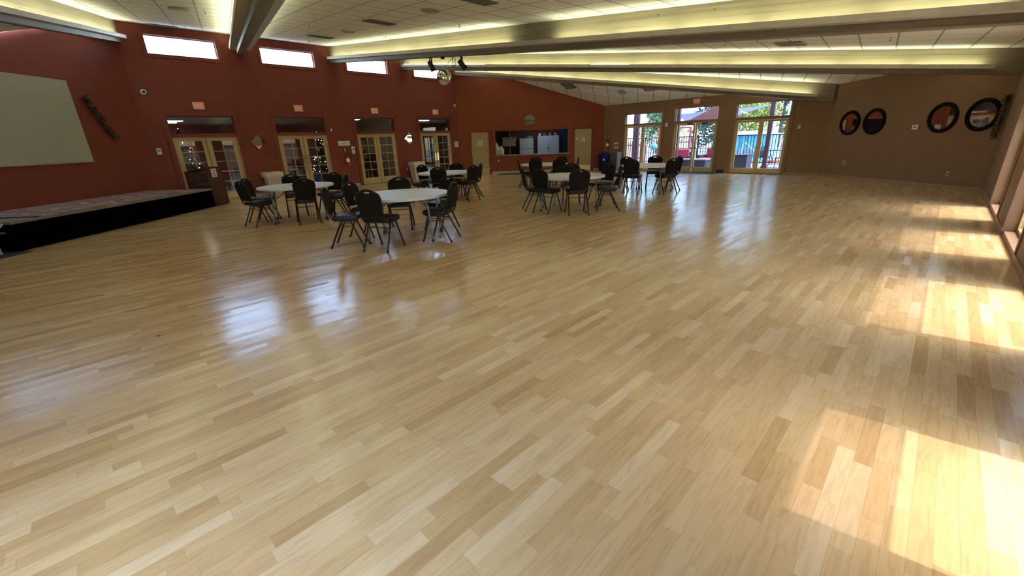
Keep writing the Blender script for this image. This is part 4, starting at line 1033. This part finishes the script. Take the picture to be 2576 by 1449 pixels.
MB().box(-.10, .04, -.354, -.35, .36, .46).build('green_note', M('green_note_paper', (.10, .14, .06), .8), r); MB().box(.16, .30, -.354, -.35, .38, .45).build('dark_note', INK, r)
r = thing('countertop_microwave', 'white microwave on the left end of the serving counter', 'microwave', (-.36, 22.28, .87))
MB().box(-.19, .20, -.15, .15, 0, .31).build('case', WHITE, r, bevel=.008); MB().box(-.15, .10, -.156, -.15, .06, .26).build('door_window', M('pale_grey_window', (.40, .41, .40), .3), r); MB().box(-.17, .18, -.156, -.15, .02, .04).build('vent_strip', INK, r)
o = MB().box(-.06, .06, -.05, .05, 0, .10).build('tissue_box', PAPER, None, (-.29, 22.26, 1.18), bevel=.01); tag(o, 'small white tissue box on top of the microwave', 'tissue box')
m = MB(); m.prism([(-.10, 0), (.10, 0), (-.06, .30), (-.10, .30)], 0, .012); o = m.build('menu_card', PAPER, None, (-.455, 22.24, 1.18)); tag(o, 'slanted white card standing on the microwave', 'card')
r = thing('kitchen_door', 'dark blue door with chrome pull at the right of the kitchen', 'door', (3.12, KY1 - .01, 0)); MB().box(-.25, .75, -.05, 0, 0, 2.0).build('leaf', M('navy_door', (.018, .035, .09), .4), r); MB().tube([(0, -.06, 1.14), (0, -.09, 1.16), (0, -.09, 1.30), (0, -.06, 1.32)], .012, 8).build('pull_handle', CHROME, r)
lk = bpy.data.lights.new('kitchen_lamp', 'AREA'); lk.energy = 3.5; lk.size = .8; lk.color = (.85, .92, 1.0); ko = bpy.data.objects.new('kitchen_lamp', lk); COL.objects.link(ko); ko.location = (1.9, 23.2, 2.5)
o = MB().box(-.45, .45, -.45, .45, -.0, .06).build('ceiling_light', M('dim_light_panel', (.8, .8, .8), .5, emis=(.85, .92, 1), estr=1.0), None, (1.9, 23.2, 2.53)); tag(o, 'flat square kitchen ceiling light above the hatch', 'ceiling light')

# ------------------------------------------------------------------ lobby, office and library behind the french doors
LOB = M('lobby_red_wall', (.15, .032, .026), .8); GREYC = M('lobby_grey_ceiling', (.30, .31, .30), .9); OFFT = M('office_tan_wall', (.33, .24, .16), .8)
CARP = M('lobby_carpet', (.10, .10, .10), .95, noise=.2, nscale=60); CARPL = M('office_grey_carpet', (.22, .24, .23), .95, noise=.1, nscale=60)
RO, RA = FR['red']
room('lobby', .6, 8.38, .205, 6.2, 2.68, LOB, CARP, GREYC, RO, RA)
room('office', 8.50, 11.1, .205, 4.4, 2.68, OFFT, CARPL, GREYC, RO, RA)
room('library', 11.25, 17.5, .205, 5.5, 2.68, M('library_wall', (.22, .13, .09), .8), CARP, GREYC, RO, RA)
LP = M('lobby_light_panel', (.9, .9, .9), .5, emis=(1, .98, .9), estr=4.0)
for x_, y_, lb in ((3.3, 4.0, 'lobby ceiling light panel seen through the leftmost transom'), (3.3, 5.3, 'lobby ceiling light panel farthest inside the lobby'), (6.6, 4.6, 'lobby ceiling light panel behind the second french door'), (9.6, 2.3, 'office ceiling light panel behind the third french door'), (13.6, 2.6, 'library ceiling light panel behind the fourth french door')):
    o = MB().box(-.28, .28, -.14, .14, -.02, .0).build('ceiling_light', LP, None, at('red', x_, y_, 2.68), RA); tag(o, lb, 'ceiling light', 'light panels behind the french doors')
def xmas(x, y, hgt, label, side, rw=.62):
    r = wthing('red', x, 0, 'christmas_tree', label, 'christmas tree', y=y); rnd = random.Random(int(x * 7))
    m = MB()
    for q in range(1500):
        t_ = rnd.random() ** .7; z_ = .25 + (hgt - .25) * (1 - t_); rad = rw * t_ * rnd.uniform(.45, 1); a_ = rnd.random() * 2 * PI
        P = Vector((rad * math.cos(a_), rad * math.sin(a_), z_)); dr = Vector((math.cos(a_), math.sin(a_), -.35)).normalized(); sd = Vector((-math.sin(a_), math.cos(a_), 0))
        m.face([P - sd * .03, P + dr * .16, P + sd * .03])
    m.build('foliage', M('fir_green', (.015, .035, .022), .7), r)
    MB().cyl((0, 0, 0), .04, 0, hgt * .8, 10).build('trunk', M('fir_trunk', (.05, .03, .02), .8), r)
    m = MB()
    for q in range(60):
        t_ = rnd.random() ** .7; z_ = .3 + (hgt - .3) * (1 - t_); rad = (rw + .04) * t_; a_ = rnd.random() * 2 * PI
        m.sphere((rad * math.cos(a_), rad * math.sin(a_), z_), .011, 6)
    o = m.build('fairy_lights', M('fairy_light_glow', (1, 1, .9), .5, emis=(1, .97, .82), estr=7), r); o['kind'] = 'stuff'
xmas(3.15, 2.6, 2.35, 'lit christmas tree in the lobby behind the leftmost french door', 0)
xmas(7.70, 1.75, 2.3, 'lit christmas tree in the lobby behind the second french door', 1, .45)
DKW = M('dark_lobby_wood', (.03, .018, .014), .5)
r = wthing('red', 5.3, 0, 'lobby_table', 'lobby table with a pale cloth seen through the leftmost french door', 'table', y=2.8)
MB().lathe([(.03, .70), (.5, .70), (.5, .73), (.03, .73)], 32).build('top', M('pale_cloth', (.55, .55, .55), .7), r); MB().cyl((0, 0, 0), .05, 0, .70, 12).build('pedestal', DKW, r)
r = wthing('red', 6.9, 0, 'lobby_table', 'lobby table with white top seen through the second french door', 'table', y=2.9)
MB().lathe([(.03, .66), (.42, .66), (.42, .70), (.03, .70)], 32).build('top', M('pale_cloth', (.55, .55, .55), .7), r); MB().cyl((0, 0, 0), .05, 0, .66, 12).build('pedestal', DKW, r)
def simple_chair(x, y, ang, label, mat=DKW):
    r = wthing('red', x, 0, 'lobby_chair', label, 'chair', y=y); r.rotation_euler.z += ang
    MB().box(-.22, .22, -.22, .22, .40, .46).build('seat', mat, r, bevel=.01); MB().box(-.21, .21, -.24, -.20, .46, .92).build('backrest', mat, r, bevel=.01)
    for sx in (-.19, .19):
        for sy in (-.19, .19): MB().box(sx - .02, sx + .02, sy - .02, sy + .02, 0, .40).build('leg', mat, r)
simple_chair(4.5, 2.5, .6, 'dark wooden lobby chair left of the pale lobby table'); simple_chair(6.2, 2.4, .3, 'dark wooden lobby chair left of the white lobby table'); simple_chair(6.95, 2.15, 0, 'dark wooden lobby chair in front of the white lobby table')
r = wthing('red', 7.25, 0, 'recycling_bin', 'blue bin inside the lobby behind the second french door', 'recycling bin', y=.85); MB().hexa([(-.22, -.2, 0), (.22, -.2, 0), (.22, .2, 0), (-.22, .2, 0), (-.26, -.24, .55), (.26, -.24, .55), (.26, .24, .55), (-.26, .24, .55)]).build('bin_body', M('bright_blue_bin', (.02, .10, .33), .4), r, bevel=.01); MB().box(-.27, .27, -.25, .25, .55, .60).build('lid', M('bright_blue_bin', (.02, .10, .33), .4), r, bevel=.01)
for x_, z_, w_, h_, lb in ((6.1, 1.65, .8, .5, 'dark framed picture on the lobby wall, upper'), (6.15, 1.2, .9, .32, 'dark framed picture on the lobby wall, lower')):
    r = wthing('red', x_, z_, 'framed_picture', lb, 'picture', y=6.19); MB().box(-w_ / 2, w_ / 2, -.03, 0, -h_ / 2, h_ / 2).build('frame', BLACK, r); MB().box(-w_ / 2 + .05, w_ / 2 - .05, -.034, -.03, -h_ / 2 + .05, h_ / 2 - .05).build('print', M('muted_print', (.16, .15, .12), .6), r)
# office
r = wthing('red', 10.9, 1.55, 'ring_mirror', 'round dark ring mirror on the office wall behind the third french door', 'mirror', y=4.39)
MB().lathe([(.30, 0), (.30, -.03), (.37, -.04), (.37, 0)], 40, axis='y', closed=True).build('ring', M('dark_plum_ring', (.03, .018, .03), .5), r); MB().cyl((0, 0, 0), .30, -.01, 0, 40, 'y').build('disc', OFFT, r)
r = wthing('red', 10.55, 0, 'office_desk', 'dark office desk behind the third french door', 'desk', y=3.0); MB().box(-.55, .5, -.35, .35, .70, .74).build('desk_top', M('grey_desk_top', (.12, .12, .11), .4), r); MB().box(-.53, -.05, -.33, .33, 0, .70).build('drawer_unit', BLACK, r); MB().box(.05, .48, -.33, .33, 0, .70).build('drawer_unit', BLACK, r)
o = MB().box(-.25, .25, -.03, .03, 0, .42).build('desk_hutch', DKW, None, at('red', 10.75, 3.15, .74), RA); tag(o, 'dark monitor standing on the office desk', 'monitor')
r = wthing('red', 10.05, 0, 'office_chair', 'black office chair at the desk behind the third french door', 'chair', y=2.4); MB().box(-.24, .24, -.24, .24, .44, .52).build('seat', BLACK, r, bevel=.03); MB().box(-.22, .22, -.28, -.22, .52, 1.0).build('backrest', BLACK, r, bevel=.03); MB().cyl((0, 0, 0), .03, .06, .44, 10).build('gas_post', CHROME, r); MB().box(-.28, .28, -.03, .03, .03, .07).box(-.03, .03, -.28, .28, .03, .07).build('star_base', BLACK, r)
r = wthing('red', 9.45, 0, 'side_table', 'small dark side table on the left of the office', 'table', y=3.6); MB().box(-.3, .3, -.25, .25, .50, .54).build('top', DKW, r); [MB().box(a_ - .02, a_ + .02, b_ - .02, b_ + .02, 0, .5).build('leg', DKW, r) for a_ in (-.27, .27) for b_ in (-.22, .22)]
r = wthing('red', 10.02, 0, 'floor_lamp', 'slim pale floor lamp in the office', 'lamp', y=3.9); MB().cyl((0, 0, 0), .10, 0, .02, 16).build('base', CHROME, r); MB().cyl((0, 0, 0), .012, .02, 1.1, 8).build('pole', CHROME, r); MB().lathe([(.09, 1.1), (.06, 1.42)], 16).build('lamp_shade', M('warm_lamp_shade', (.8, .7, .5), .6, emis=(1, .8, .5), estr=.8), r)
# library
r = wthing('red', 12.95, 0, 'bookcase', 'dark bookcase seen through the fourth french door', 'bookcase', y=3.2)
m = MB(); m.box(-.55, -.52, -.15, .15, 0, 2.0).box(.52, .55, -.15, .15, 0, 2.0)
for q in range(6): m.box(-.52, .52, -.15, .15, .05 + q * .38, .08 + q * .38)
m.box(-.55, .55, .13, .15, 0, 2.0); m.build('case', DKW, r)
rnd = random.Random(3); bc = [M('book_a', (.30, .30, .32), .6), M('book_b', (.10, .12, .20), .6), M('book_c', (.45, .42, .36), .6), M('book_d', (.20, .05, .04), .6)]
tones = ['grey', 'navy', 'cream', 'maroon']; ords = ['lowest', 'second', 'third', 'fourth', 'top']
for q in range(5):
    xx = -.48; bi = 0
    while xx < .40 and bi < 7:
        wd = rnd.uniform(.06, .10); hh = rnd.uniform(.20, .29); ci = rnd.randrange(4)
        P = at('red', 12.95 + xx + wd / 2, 3.15, .081 + q * .38)
        o = MB().box(-wd / 2, wd / 2, -.09, .09, 0, hh).build('book', bc[ci], None, P, RA); tag(o, '%s book on the %s shelf of the library bookcase' % (tones[ci], ords[q]), 'book', '%s books on the %s library shelf' % (tones[ci], ords[q])); xx += wd + rnd.choice((.003, .003, .08)); bi += 1
r = wthing('red', 14.15, 0, 'library_window', 'bright curtained window at the back of the library', 'window', y=5.49)
MB().box(-.32, .32, -.03, 0, .35, 1.95).build('window_frame', M('white_win', (.7, .7, .68), .5), r)
MB().box(-.27, .27, -.036, -.03, .40, 1.90).build('bright_pane', M('daylight_glow_pane', (.9, .9, .9), .5, emis=(1, .97, .95), estr=1.6), r)  # pane glows by itself, standing in for daylight
r = wthing('red', 15.4, 0, 'potted_plant', 'tall potted plant with red flowers in the library', 'potted plant', y=3.4); rnd = random.Random(9); m = MB(); m2 = MB()
for q in range(260):
    a_ = rnd.random() * 2 * PI; z_ = rnd.uniform(.5, 1.9); rad = .35 * rnd.random(); P = Vector((rad * math.cos(a_), rad * math.sin(a_), z_)); dr = Vector((math.cos(a_), math.sin(a_), .5)).normalized(); sd = Vector((-math.sin(a_), math.cos(a_), 0)) * .04
    (m2 if q % 4 == 0 and z_ < 1.3 else m).face([P - sd, P + dr * .14, P + sd])
m.build('leaves', M('house_plant_green', (.06, .14, .04), .6), r); m2.build('flowers', M('poinsettia_red', (.45, .03, .04), .6), r); MB().lathe([(.13, 0), (.18, .3), (.19, .32), (.16, .32)], 20).build('pot', DKW, r); MB().cyl((0, 0, 0), .015, .3, 1.2, 6).build('stem', DKW, r)

# ------------------------------------------------------------------ patio outside
def E(u, v, z=0): return UV(u, v, z)
ERZ = -PI / 4                                                            # local x = u, local y = v
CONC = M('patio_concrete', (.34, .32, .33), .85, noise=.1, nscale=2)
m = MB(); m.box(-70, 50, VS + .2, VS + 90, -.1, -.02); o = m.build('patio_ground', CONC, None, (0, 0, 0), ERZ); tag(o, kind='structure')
m = MB(); m.box(UR + .28, UR + 30, -40, VS + .2, -.1, -.02).box(-40, UR + .28, -40, -3.1, -.1, -.02); o = m.build('side_ground', M('sunlit_side_paving', (.62, .56, .46), .85, noise=.06, nscale=2), None, (0, 0, 0), ERZ); tag(o, kind='structure')  # pale ground; the strip behind the room is added to bounce sun indoors
o = MB().box(UR + 4.5, UR + 4.7, -20, VS, 0, 1.9).build('garden_wall', M('garden_wall_stucco', (.42, .30, .20), .85), None, (0, 0, 0), ERZ); tag(o, 'tan stucco garden wall outside the right hand windows', 'wall')
o = MB().box(-13, 2.0, VS + 6.7, VS + 12.2, -.018, -.005).build('swimming_pool', M('pool_water', (.05, .42, .50), .05, noise=.2, nscale=1.5), None, (0, 0, 0), ERZ); tag(o, 'turquoise swimming pool beyond the patio fence', 'swimming pool')
IRON = M('black_iron', (.015, .015, .018), .5); DRED = M('dark_red_post_paint', (.06, .018, .018), .6)
r = thing('patio_fence', 'black iron picket fence between the patio and the pool', 'fence', E(-15.5, VS + 5.1), ERZ)
MB().box(0, 15, -.025, .025, 1.38, 1.43).box(0, 15, -.02, .02, .10, .14).build('rails', IRON, r)
m = MB()
for q in range(112): m.box(q * .134, q * .134 + .026, -.013, .013, .02, 1.40)
o = m.build('pickets', IRON, r); o['kind'] = 'stuff'
for q in range(6): MB().box(q * 3 - .03, q * 3 + .03, -.03, .03, -.02, 1.47).build('post', IRON, r)
def fat_post(u, v, w_, hgt, label, base=False, nm='patio_post'):
    r = thing(nm, label, 'post', E(u, v), ERZ); MB().box(-w_, w_, -w_, w_, -.02, hgt).build('shaft', DRED, r, bevel=.01)
    MB().box(-w_ - .03, w_ + .03, -w_ - .03, w_ + .03, -.02, .12).build('base_block', DRED, r, bevel=.01)
fat_post(-12.0, VS + 3.14, .085, 2.93, 'dark red patio post seen in the left pane of the first patio door')
fat_post(-12.75, VS + 4.2, .07, 3.4, 'thinner dark red patio post left of the first one')
fat_post(-9.28, VS + 2.0, .075, 3.4, 'dark red patio post at the left edge of the middle patio door')
fat_post(-5.62, VS + 3.0, .085, 3.4, 'thick dark red patio post seen through the third patio door')
o = MB().box(-14.5, -10.2, VS + 3.0, VS + 3.25, 2.95, 3.3).build('pergola_beam', DRED, None, (0, 0, 0), ERZ); tag(o, 'dark red pergola beam above the first patio door view', 'beam')
# shade sails
def sail(pts, label, mat, n_=12, sag=.35):
    P = [E(*p) for p in pts]; m = MB(); g = []
    for i_ in range(n_ + 1):
        row = []
        for j in range(n_ + 1 - i_):
            a_, b_ = i_ / n_, j / n_; c_ = 1 - a_ - b_
            p = P[0] * a_ + P[1] * b_ + P[2] * c_; ctr = (P[0] + P[1] + P[2]) / 3
            k2 = 1 - .32 * (4 * (a_ * b_ + b_ * c_ + c_ * a_)) * 0 ; edge = 4 * (a_ * b_ * (1 - c_) ** 6 + b_ * c_ * (1 - a_) ** 6 + c_ * a_ * (1 - b_) ** 6)
            row.append(m.bm.verts.new(p.lerp(ctr, .26 * min(edge, 1)) - Vector((0, 0, sag * 9 * a_ * b_ * c_))))
        g.append(row)
    for i_ in range(n_):
        for j in range(n_ - i_):
            m.bm.faces.new((g[i_][j], g[i_ + 1][j], g[i_][j + 1]))
            if j < n_ - i_ - 1: m.bm.faces.new((g[i_ + 1][j], g[i_ + 1][j + 1], g[i_][j + 1]))
    o = m.build('shade_sail', mat, None, smooth='all'); s2 = o.modifiers.new('thick', 'SOLIDIFY'); s2.thickness = .01; tag(o, label, 'shade sail', None)
def cloth(name, col):
    m, t, b = new_mat(name); b.inputs['Base Color'].default_value = (*col, 1); b.inputs['Roughness'].default_value = .9
    t2 = t.nodes.new('ShaderNodeBsdfTranslucent'); t2.inputs[0].default_value = (*col, 1); mx = t.nodes.new('ShaderNodeMixShader'); mx.inputs[0].default_value = .45
    t.links.new(b.outputs[0], mx.inputs[1]); t.links.new(t2.outputs[0], mx.inputs[2]); t.links.new(mx.outputs[0], t.nodes['Material Output'].inputs[0]); return m
sail([(-9.45, VS + 2.5, 2.02), (-7.45, VS + 2.4, 2.95), (-7.35, VS + 2.0, 1.95)], 'terracotta pink shade sail stretched outside the middle patio door', cloth('terracotta_sail_cloth', (.30, .13, .095)), sag=.05)
sail([(-11.3, VS + 6, 2.62), (-9.0, VS + 6.3, 2.80), (-10.5, VS + 5.6, 1.95)], 'pale lilac shade sail beyond the pool fence', cloth('lilac_sail_cloth', (.25, .25, .40)), sag=.1)
sail([(-8.3, VS + 5.3, 2.66), (-5.9, VS + 5.4, 2.80), (-8.3, VS + 4.8, 2.12)], 'pale grey shade sail outside the third patio door', cloth('grey_sail_cloth', (.28, .28, .36)), sag=.05)
for u_, v_, h_, lb in ((-7.30, 2.35, 3.3, 'slim white sail post outside the middle patio door'), (-5.15, 3.6, 3.4, 'slim white sail post at the right of the third patio door'), (-11.3, 6.0, 2.75, 'slim white post holding the left corner of the lilac sail'), (-9.0, 6.3, 2.9, 'slim white post holding the right corner of the lilac sail')):
    o = MB().cyl((0, 0, 0), .035, -.02, h_, 10).build('sail_post', M('white_post_paint', (.6, .62, .62), .5), None, E(u_, VS + v_), ERZ); tag(o, lb, 'post')
# patio furniture
WICK = M('dark_wicker', (.035, .033, .045), .7, noise=.4, nscale=40); CUSH = M('crimson_cushion', (.33, .035, .07), .85)
def patio_sofa(u, v, ang, label, wd=1.5):
    r = thing('patio_sofa', label, 'sofa', E(u, v), ERZ + ang); h_ = wd / 2
    MB().box(-h_, h_, -.38, .38, .0, .28).build('wicker_base', WICK, r, bevel=.02); MB().box(-h_, h_, .28, .40, .28, .72).build('wicker_back', WICK, r, bevel=.02)
    for a_ in (-h_, h_ - .12): MB().box(a_, a_ + .12, -.38, .28, .28, .56).build('armrest', WICK, r, bevel=.02)
    for q in range(2):
        a_ = -h_ + .13 + q * (wd - .26) / 2; b_ = a_ + (wd - .26) / 2 - .01
        MB().box(a_, b_, -.38, .26, .28, .42).build('seat_cushion', CUSH, r, bevel=.04, seg=3); MB().box(a_, b_, .10, .27, .42, .86).build('back_cushion', CUSH, r, bevel=.05, seg=3)
patio_sofa(-9.55, VS + 2.6, .25, 'wicker patio sofa with crimson cushions behind the middle patio door')
patio_sofa(-8.15, VS + 3.6, -.3, 'smaller wicker patio seat with crimson cushion near the fence', 1.1)
r = thing('fire_pit_table', 'dark wicker box table outside the right pane of the middle patio door', 'table', E(-8.35, VS + 2.1), ERZ); MB().box(-.62, .62, -.38, .38, 0, .40).build('box_base', WICK, r, bevel=.01); MB().box(-.66, .66, -.42, .42, .40, .44).build('top', M('grey_patio_top', (.22, .24, .27), .4), r)
r = thing('storage_bench', 'dark wicker storage box outside the third patio door', 'storage box', E(-6.45, VS + 2.2), ERZ); MB().box(-.62, .42, -.35, .35, 0, .60).build('box_body', WICK, r, bevel=.012); MB().box(-.64, .44, -.37, .37, .60, .64).build('lid', WICK, r, bevel=.01)
r = thing('patio_table', 'grey outdoor table with curved iron legs outside the third patio door', 'table', E(-5.35, VS + 3.95), ERZ)
MB().box(-.6, .55, -.4, .4, .72, .76).build('top', M('slate_blue_top', (.10, .13, .18), .4), r)
for sx in (-.45, .4):
    for sy in (-.3, .3): MB().tube([(sx, sy, .72), (sx * .75, sy * .75, .45), (sx * .6, sy * .6, .3), (sx * 1.05, sy * 1.05, 0)], .018, 8).build('leg', IRON, r, smooth=True)
for x_, y_, a_, lb in ((-6.05, 3.7, .4, 'dark metal patio chair left of the outdoor table'), (-5.0, 3.25, -.3, 'dark metal patio chair in front of the outdoor table')):
    r = thing('patio_chair', lb, 'chair', E(x_, VS + y_), ERZ + a_); MB().box(-.22, .22, -.22, .22, .42, .45).build('seat', IRON, r)
    MB().box(-.22, .22, .20, .23, .45, .92).build('backrest', M('slate_sling', (.08, .11, .15), .6), r)
    for sx in (-.2, .2):
        for sy in (-.2, .2): MB().cyl((sx, sy, 0), .014, 0, .42, 8).build('leg', IRON, r)
m = MB(); m.tube([(0, 0, 0), (0, 0, .95), (.12, 0, 1.05), (.7, 0, .55), (.75, 0, .4)], .025, 8); m.tube([(-.45, 0, 0), (-.45, 0, .7)], .025, 8)
o = m.build('pool_handrail', WHITE, None, E(-7.5, VS + 5.8), ERZ, smooth=True); tag(o, 'white pool handrail beyond the fence', 'handrail')
r = thing('pool_float', 'orange red pool lounger beside the white handrail', 'lounger', E(-6.0, VS + 6.0), ERZ + .6); MB().box(-.5, .4, -.25, .25, .1, .2).build('seat_pad', M('orange_red_float', (.75, .10, .05), .5), r, bevel=.04); MB().hexa([(.3, -.25, .12), (.42, -.25, .12), (.42, .25, .12), (.3, .25, .12), (.62, -.25, .75), (.72, -.25, .75), (.72, .25, .75), (.62, .25, .75)]).build('back_pad', M('orange_red_float', (.75, .10, .05), .5), r, bevel=.03)
r = thing('grill', 'round grill with turquoise cover beyond the first patio door', 'grill', E(-11.62, VS + 4.4), ERZ); MB().sphere((0, 0, .95), .19, 20, (1, 1, .9)).build('cover', M('turquoise_cover', (.10, .32, .38), .5), r, smooth=True)
for q in range(3): a_ = q * 2.1; MB().tube([(.15 * math.cos(a_), .15 * math.sin(a_), .8), (.35 * math.cos(a_), .35 * math.sin(a_), 0)], .015, 6).build('leg', IRON, r)
for q, (u_, v_, h_) in enumerate(((-11.9, 5.6, 1.1), (-10.6, 5.8, .9), (-12.2, 4.6, .8))):
    pass
# pool slide / play frame
r = thing('play_structure', 'yellow and red play structure beyond the pool fence', 'play structure', E(-13.2, VS + 10.5), ERZ); YEL = M('yellow_plastic', (.55, .42, .03), .5); RDP = M('red_plastic', (.30, .06, .05), .5)
for a_ in (-1.2, -.1, 1.0): MB().box(a_ - .06, a_ + .06, -.06, .06, 0, 2.0).build('post', RDP, r)
m = MB(); m.tube([(-1.2, 0, 1.3), (-.5, -.3, 1.1), (.2, -.6, .8), (.9, -.9, .6), (1.6, -1.2, .35)], .16, 10); m.build('slide_tube', YEL, r, smooth=True); MB().lathe([(.28, 0), (.36, -.05), (.36, .05)], 24, (.3, 0, 1.45), 'y', True).build('ring_panel', YEL, r)
MB().box(-1.2, 1.0, -.04, .04, 1.0, 1.08).box(-1.2, 1.0, -.04, .04, 1.9, 2.0).build('cross_bars', RDP, r)
r = thing('pool_building', 'low building with blue wall panels beyond the pool', 'building', E(-10.9, VS + 12.5), ERZ)
MB().box(0, 2.9, 0, 2, 0, 1.35).build('wall', M('blue_panel_wall', (.14, .36, .70), .5), r); MB().hexa([(-.3, -.4, 1.35), (3.2, -.4, 1.35), (3.2, 2.4, 1.35), (-.3, 2.4, 1.35), (.9, .9, 1.6), (2.0, .9, 1.6), (2.0, 1.1, 1.6), (.9, 1.1, 1.6)]).build('roof', M('pale_roof', (.50, .55, .58), .7), r); MB().box(.1, 2.8, -.03, 0, .1, .5).build('grey_band', M('grey_block', (.25, .25, .24), .8), r)
m = MB()
for q in range(6): m.box(.4 + q * .4, .43 + q * .4, -.02, 0, .6, 1.3)
m.build('panel_seams', INK, r)
# beige neighbour building seen bright at the far left
r = thing('neighbour_house', 'pale house with low roof far behind the first patio door', 'building', E(-26, VS + 14), ERZ); MB().box(-4, 3.5, 0, 5, 0, 2.0).build('wall', M('pale_stucco', (.62, .60, .56), .8), r); MB().hexa([(-4.4, -.5, 2.0), (3.9, -.5, 2.0), (3.9, 5.5, 2.0), (-4.4, 5.5, 2.0), (-2.5, 2, 3.0), (2, 2, 3.0), (2, 3, 3.0), (-2.5, 3, 3.0)]).build('roof', M('pale_roof', (.50, .55, .58), .7), r); MB().box(-1, 0, -.02, 0, .8, 1.5).build('window', BLACK, r)
r = thing('picket_fence', 'rust red wooden picket fence left of the first patio door view', 'fence', E(-15.2, VS + 4.4), ERZ)
m = MB()
for q in range(24): m.box(q * .13, q * .13 + .06, -.015, .015, 0, 1.25)
m.build('pickets', M('rust_picket', (.45, .16, .10), .8), r); MB().box(0, 3.1, .015, .05, .3, .38).box(0, 3.1, .015, .05, 1.0, 1.08).build('rails', M('rust_picket', (.45, .16, .10), .8), r)
# trees
def tree(u, v, hgt, rad, col, label, seed, n_=2600, lf=.16):
    r = thing('tree', label, 'tree', E(u, v), ERZ, 'trees beyond the patio'); rnd = random.Random(seed)
    MB().tube([(0, 0, 0), (.1, 0, hgt * .3), (0, .1, hgt * .7)], [.18, .13, .05], 8).build('trunk', M('tree_bark', (.10, .07, .05), .9), r)
    m = MB(); bl_ = [(rnd.uniform(-.6, .6) * rad, rnd.uniform(-.6, .6) * rad, hgt * rnd.uniform(.18, .82), rad * rnd.uniform(.35, .6)) for _ in range(14)]
    for q in range(n_):
        b_ = rnd.choice(bl_); dv = Vector((rnd.gauss(0, 1), rnd.gauss(0, 1), rnd.gauss(0, 1))).normalized() * b_[3] * rnd.uniform(.7, 1.05)
        P = Vector(b_[:3]) + dv; a_ = Vector((rnd.gauss(0, 1), rnd.gauss(0, 1), rnd.gauss(0, 1))).normalized(); b2 = a_.cross(dv).normalized(); l_ = lf * rnd.uniform(.6, 1.3)
        m.face([P - b2 * l_ * .4, P + a_ * l_, P + b2 * l_ * .4])
    m.build('foliage', M('leaf_' + col[0], col[1], .7, noise=.3, nscale=2), r)
DG, YG, MG = ('dark', (.035, .075, .055)), ('yellow', (.26, .29, .05)), ('mid', (.08, .15, .055))
tree(-14.8, VS + 22, 7.5, 2.9, DG, 'dark green tree behind the middle patio door', 1, 4200, .26)
tree(-12.2, VS + 32, 12, 4.2, DG, 'very tall dark green tree farthest behind the patio', 2, 4200, .34)
tree(-10.5, VS + 17, 5.0, 1.9, YG, 'yellow green bushy tree beyond the pool', 3, 3600, .18)
tree(-7.3, VS + 19.5, 6.2, 2.0, MG, 'mid green tree behind the dark red post of the third door', 4, 3600, .2)
tree(-18.9, VS + 19.5, 5.2, 1.4, MG, 'slim green tree left of the dark tree behind the middle door', 5, 2400, .2)
tree(-21.5, VS + 26, 6.5, 1.9, MG, 'green tree at the right of the first patio door view', 6, 2600, .22)
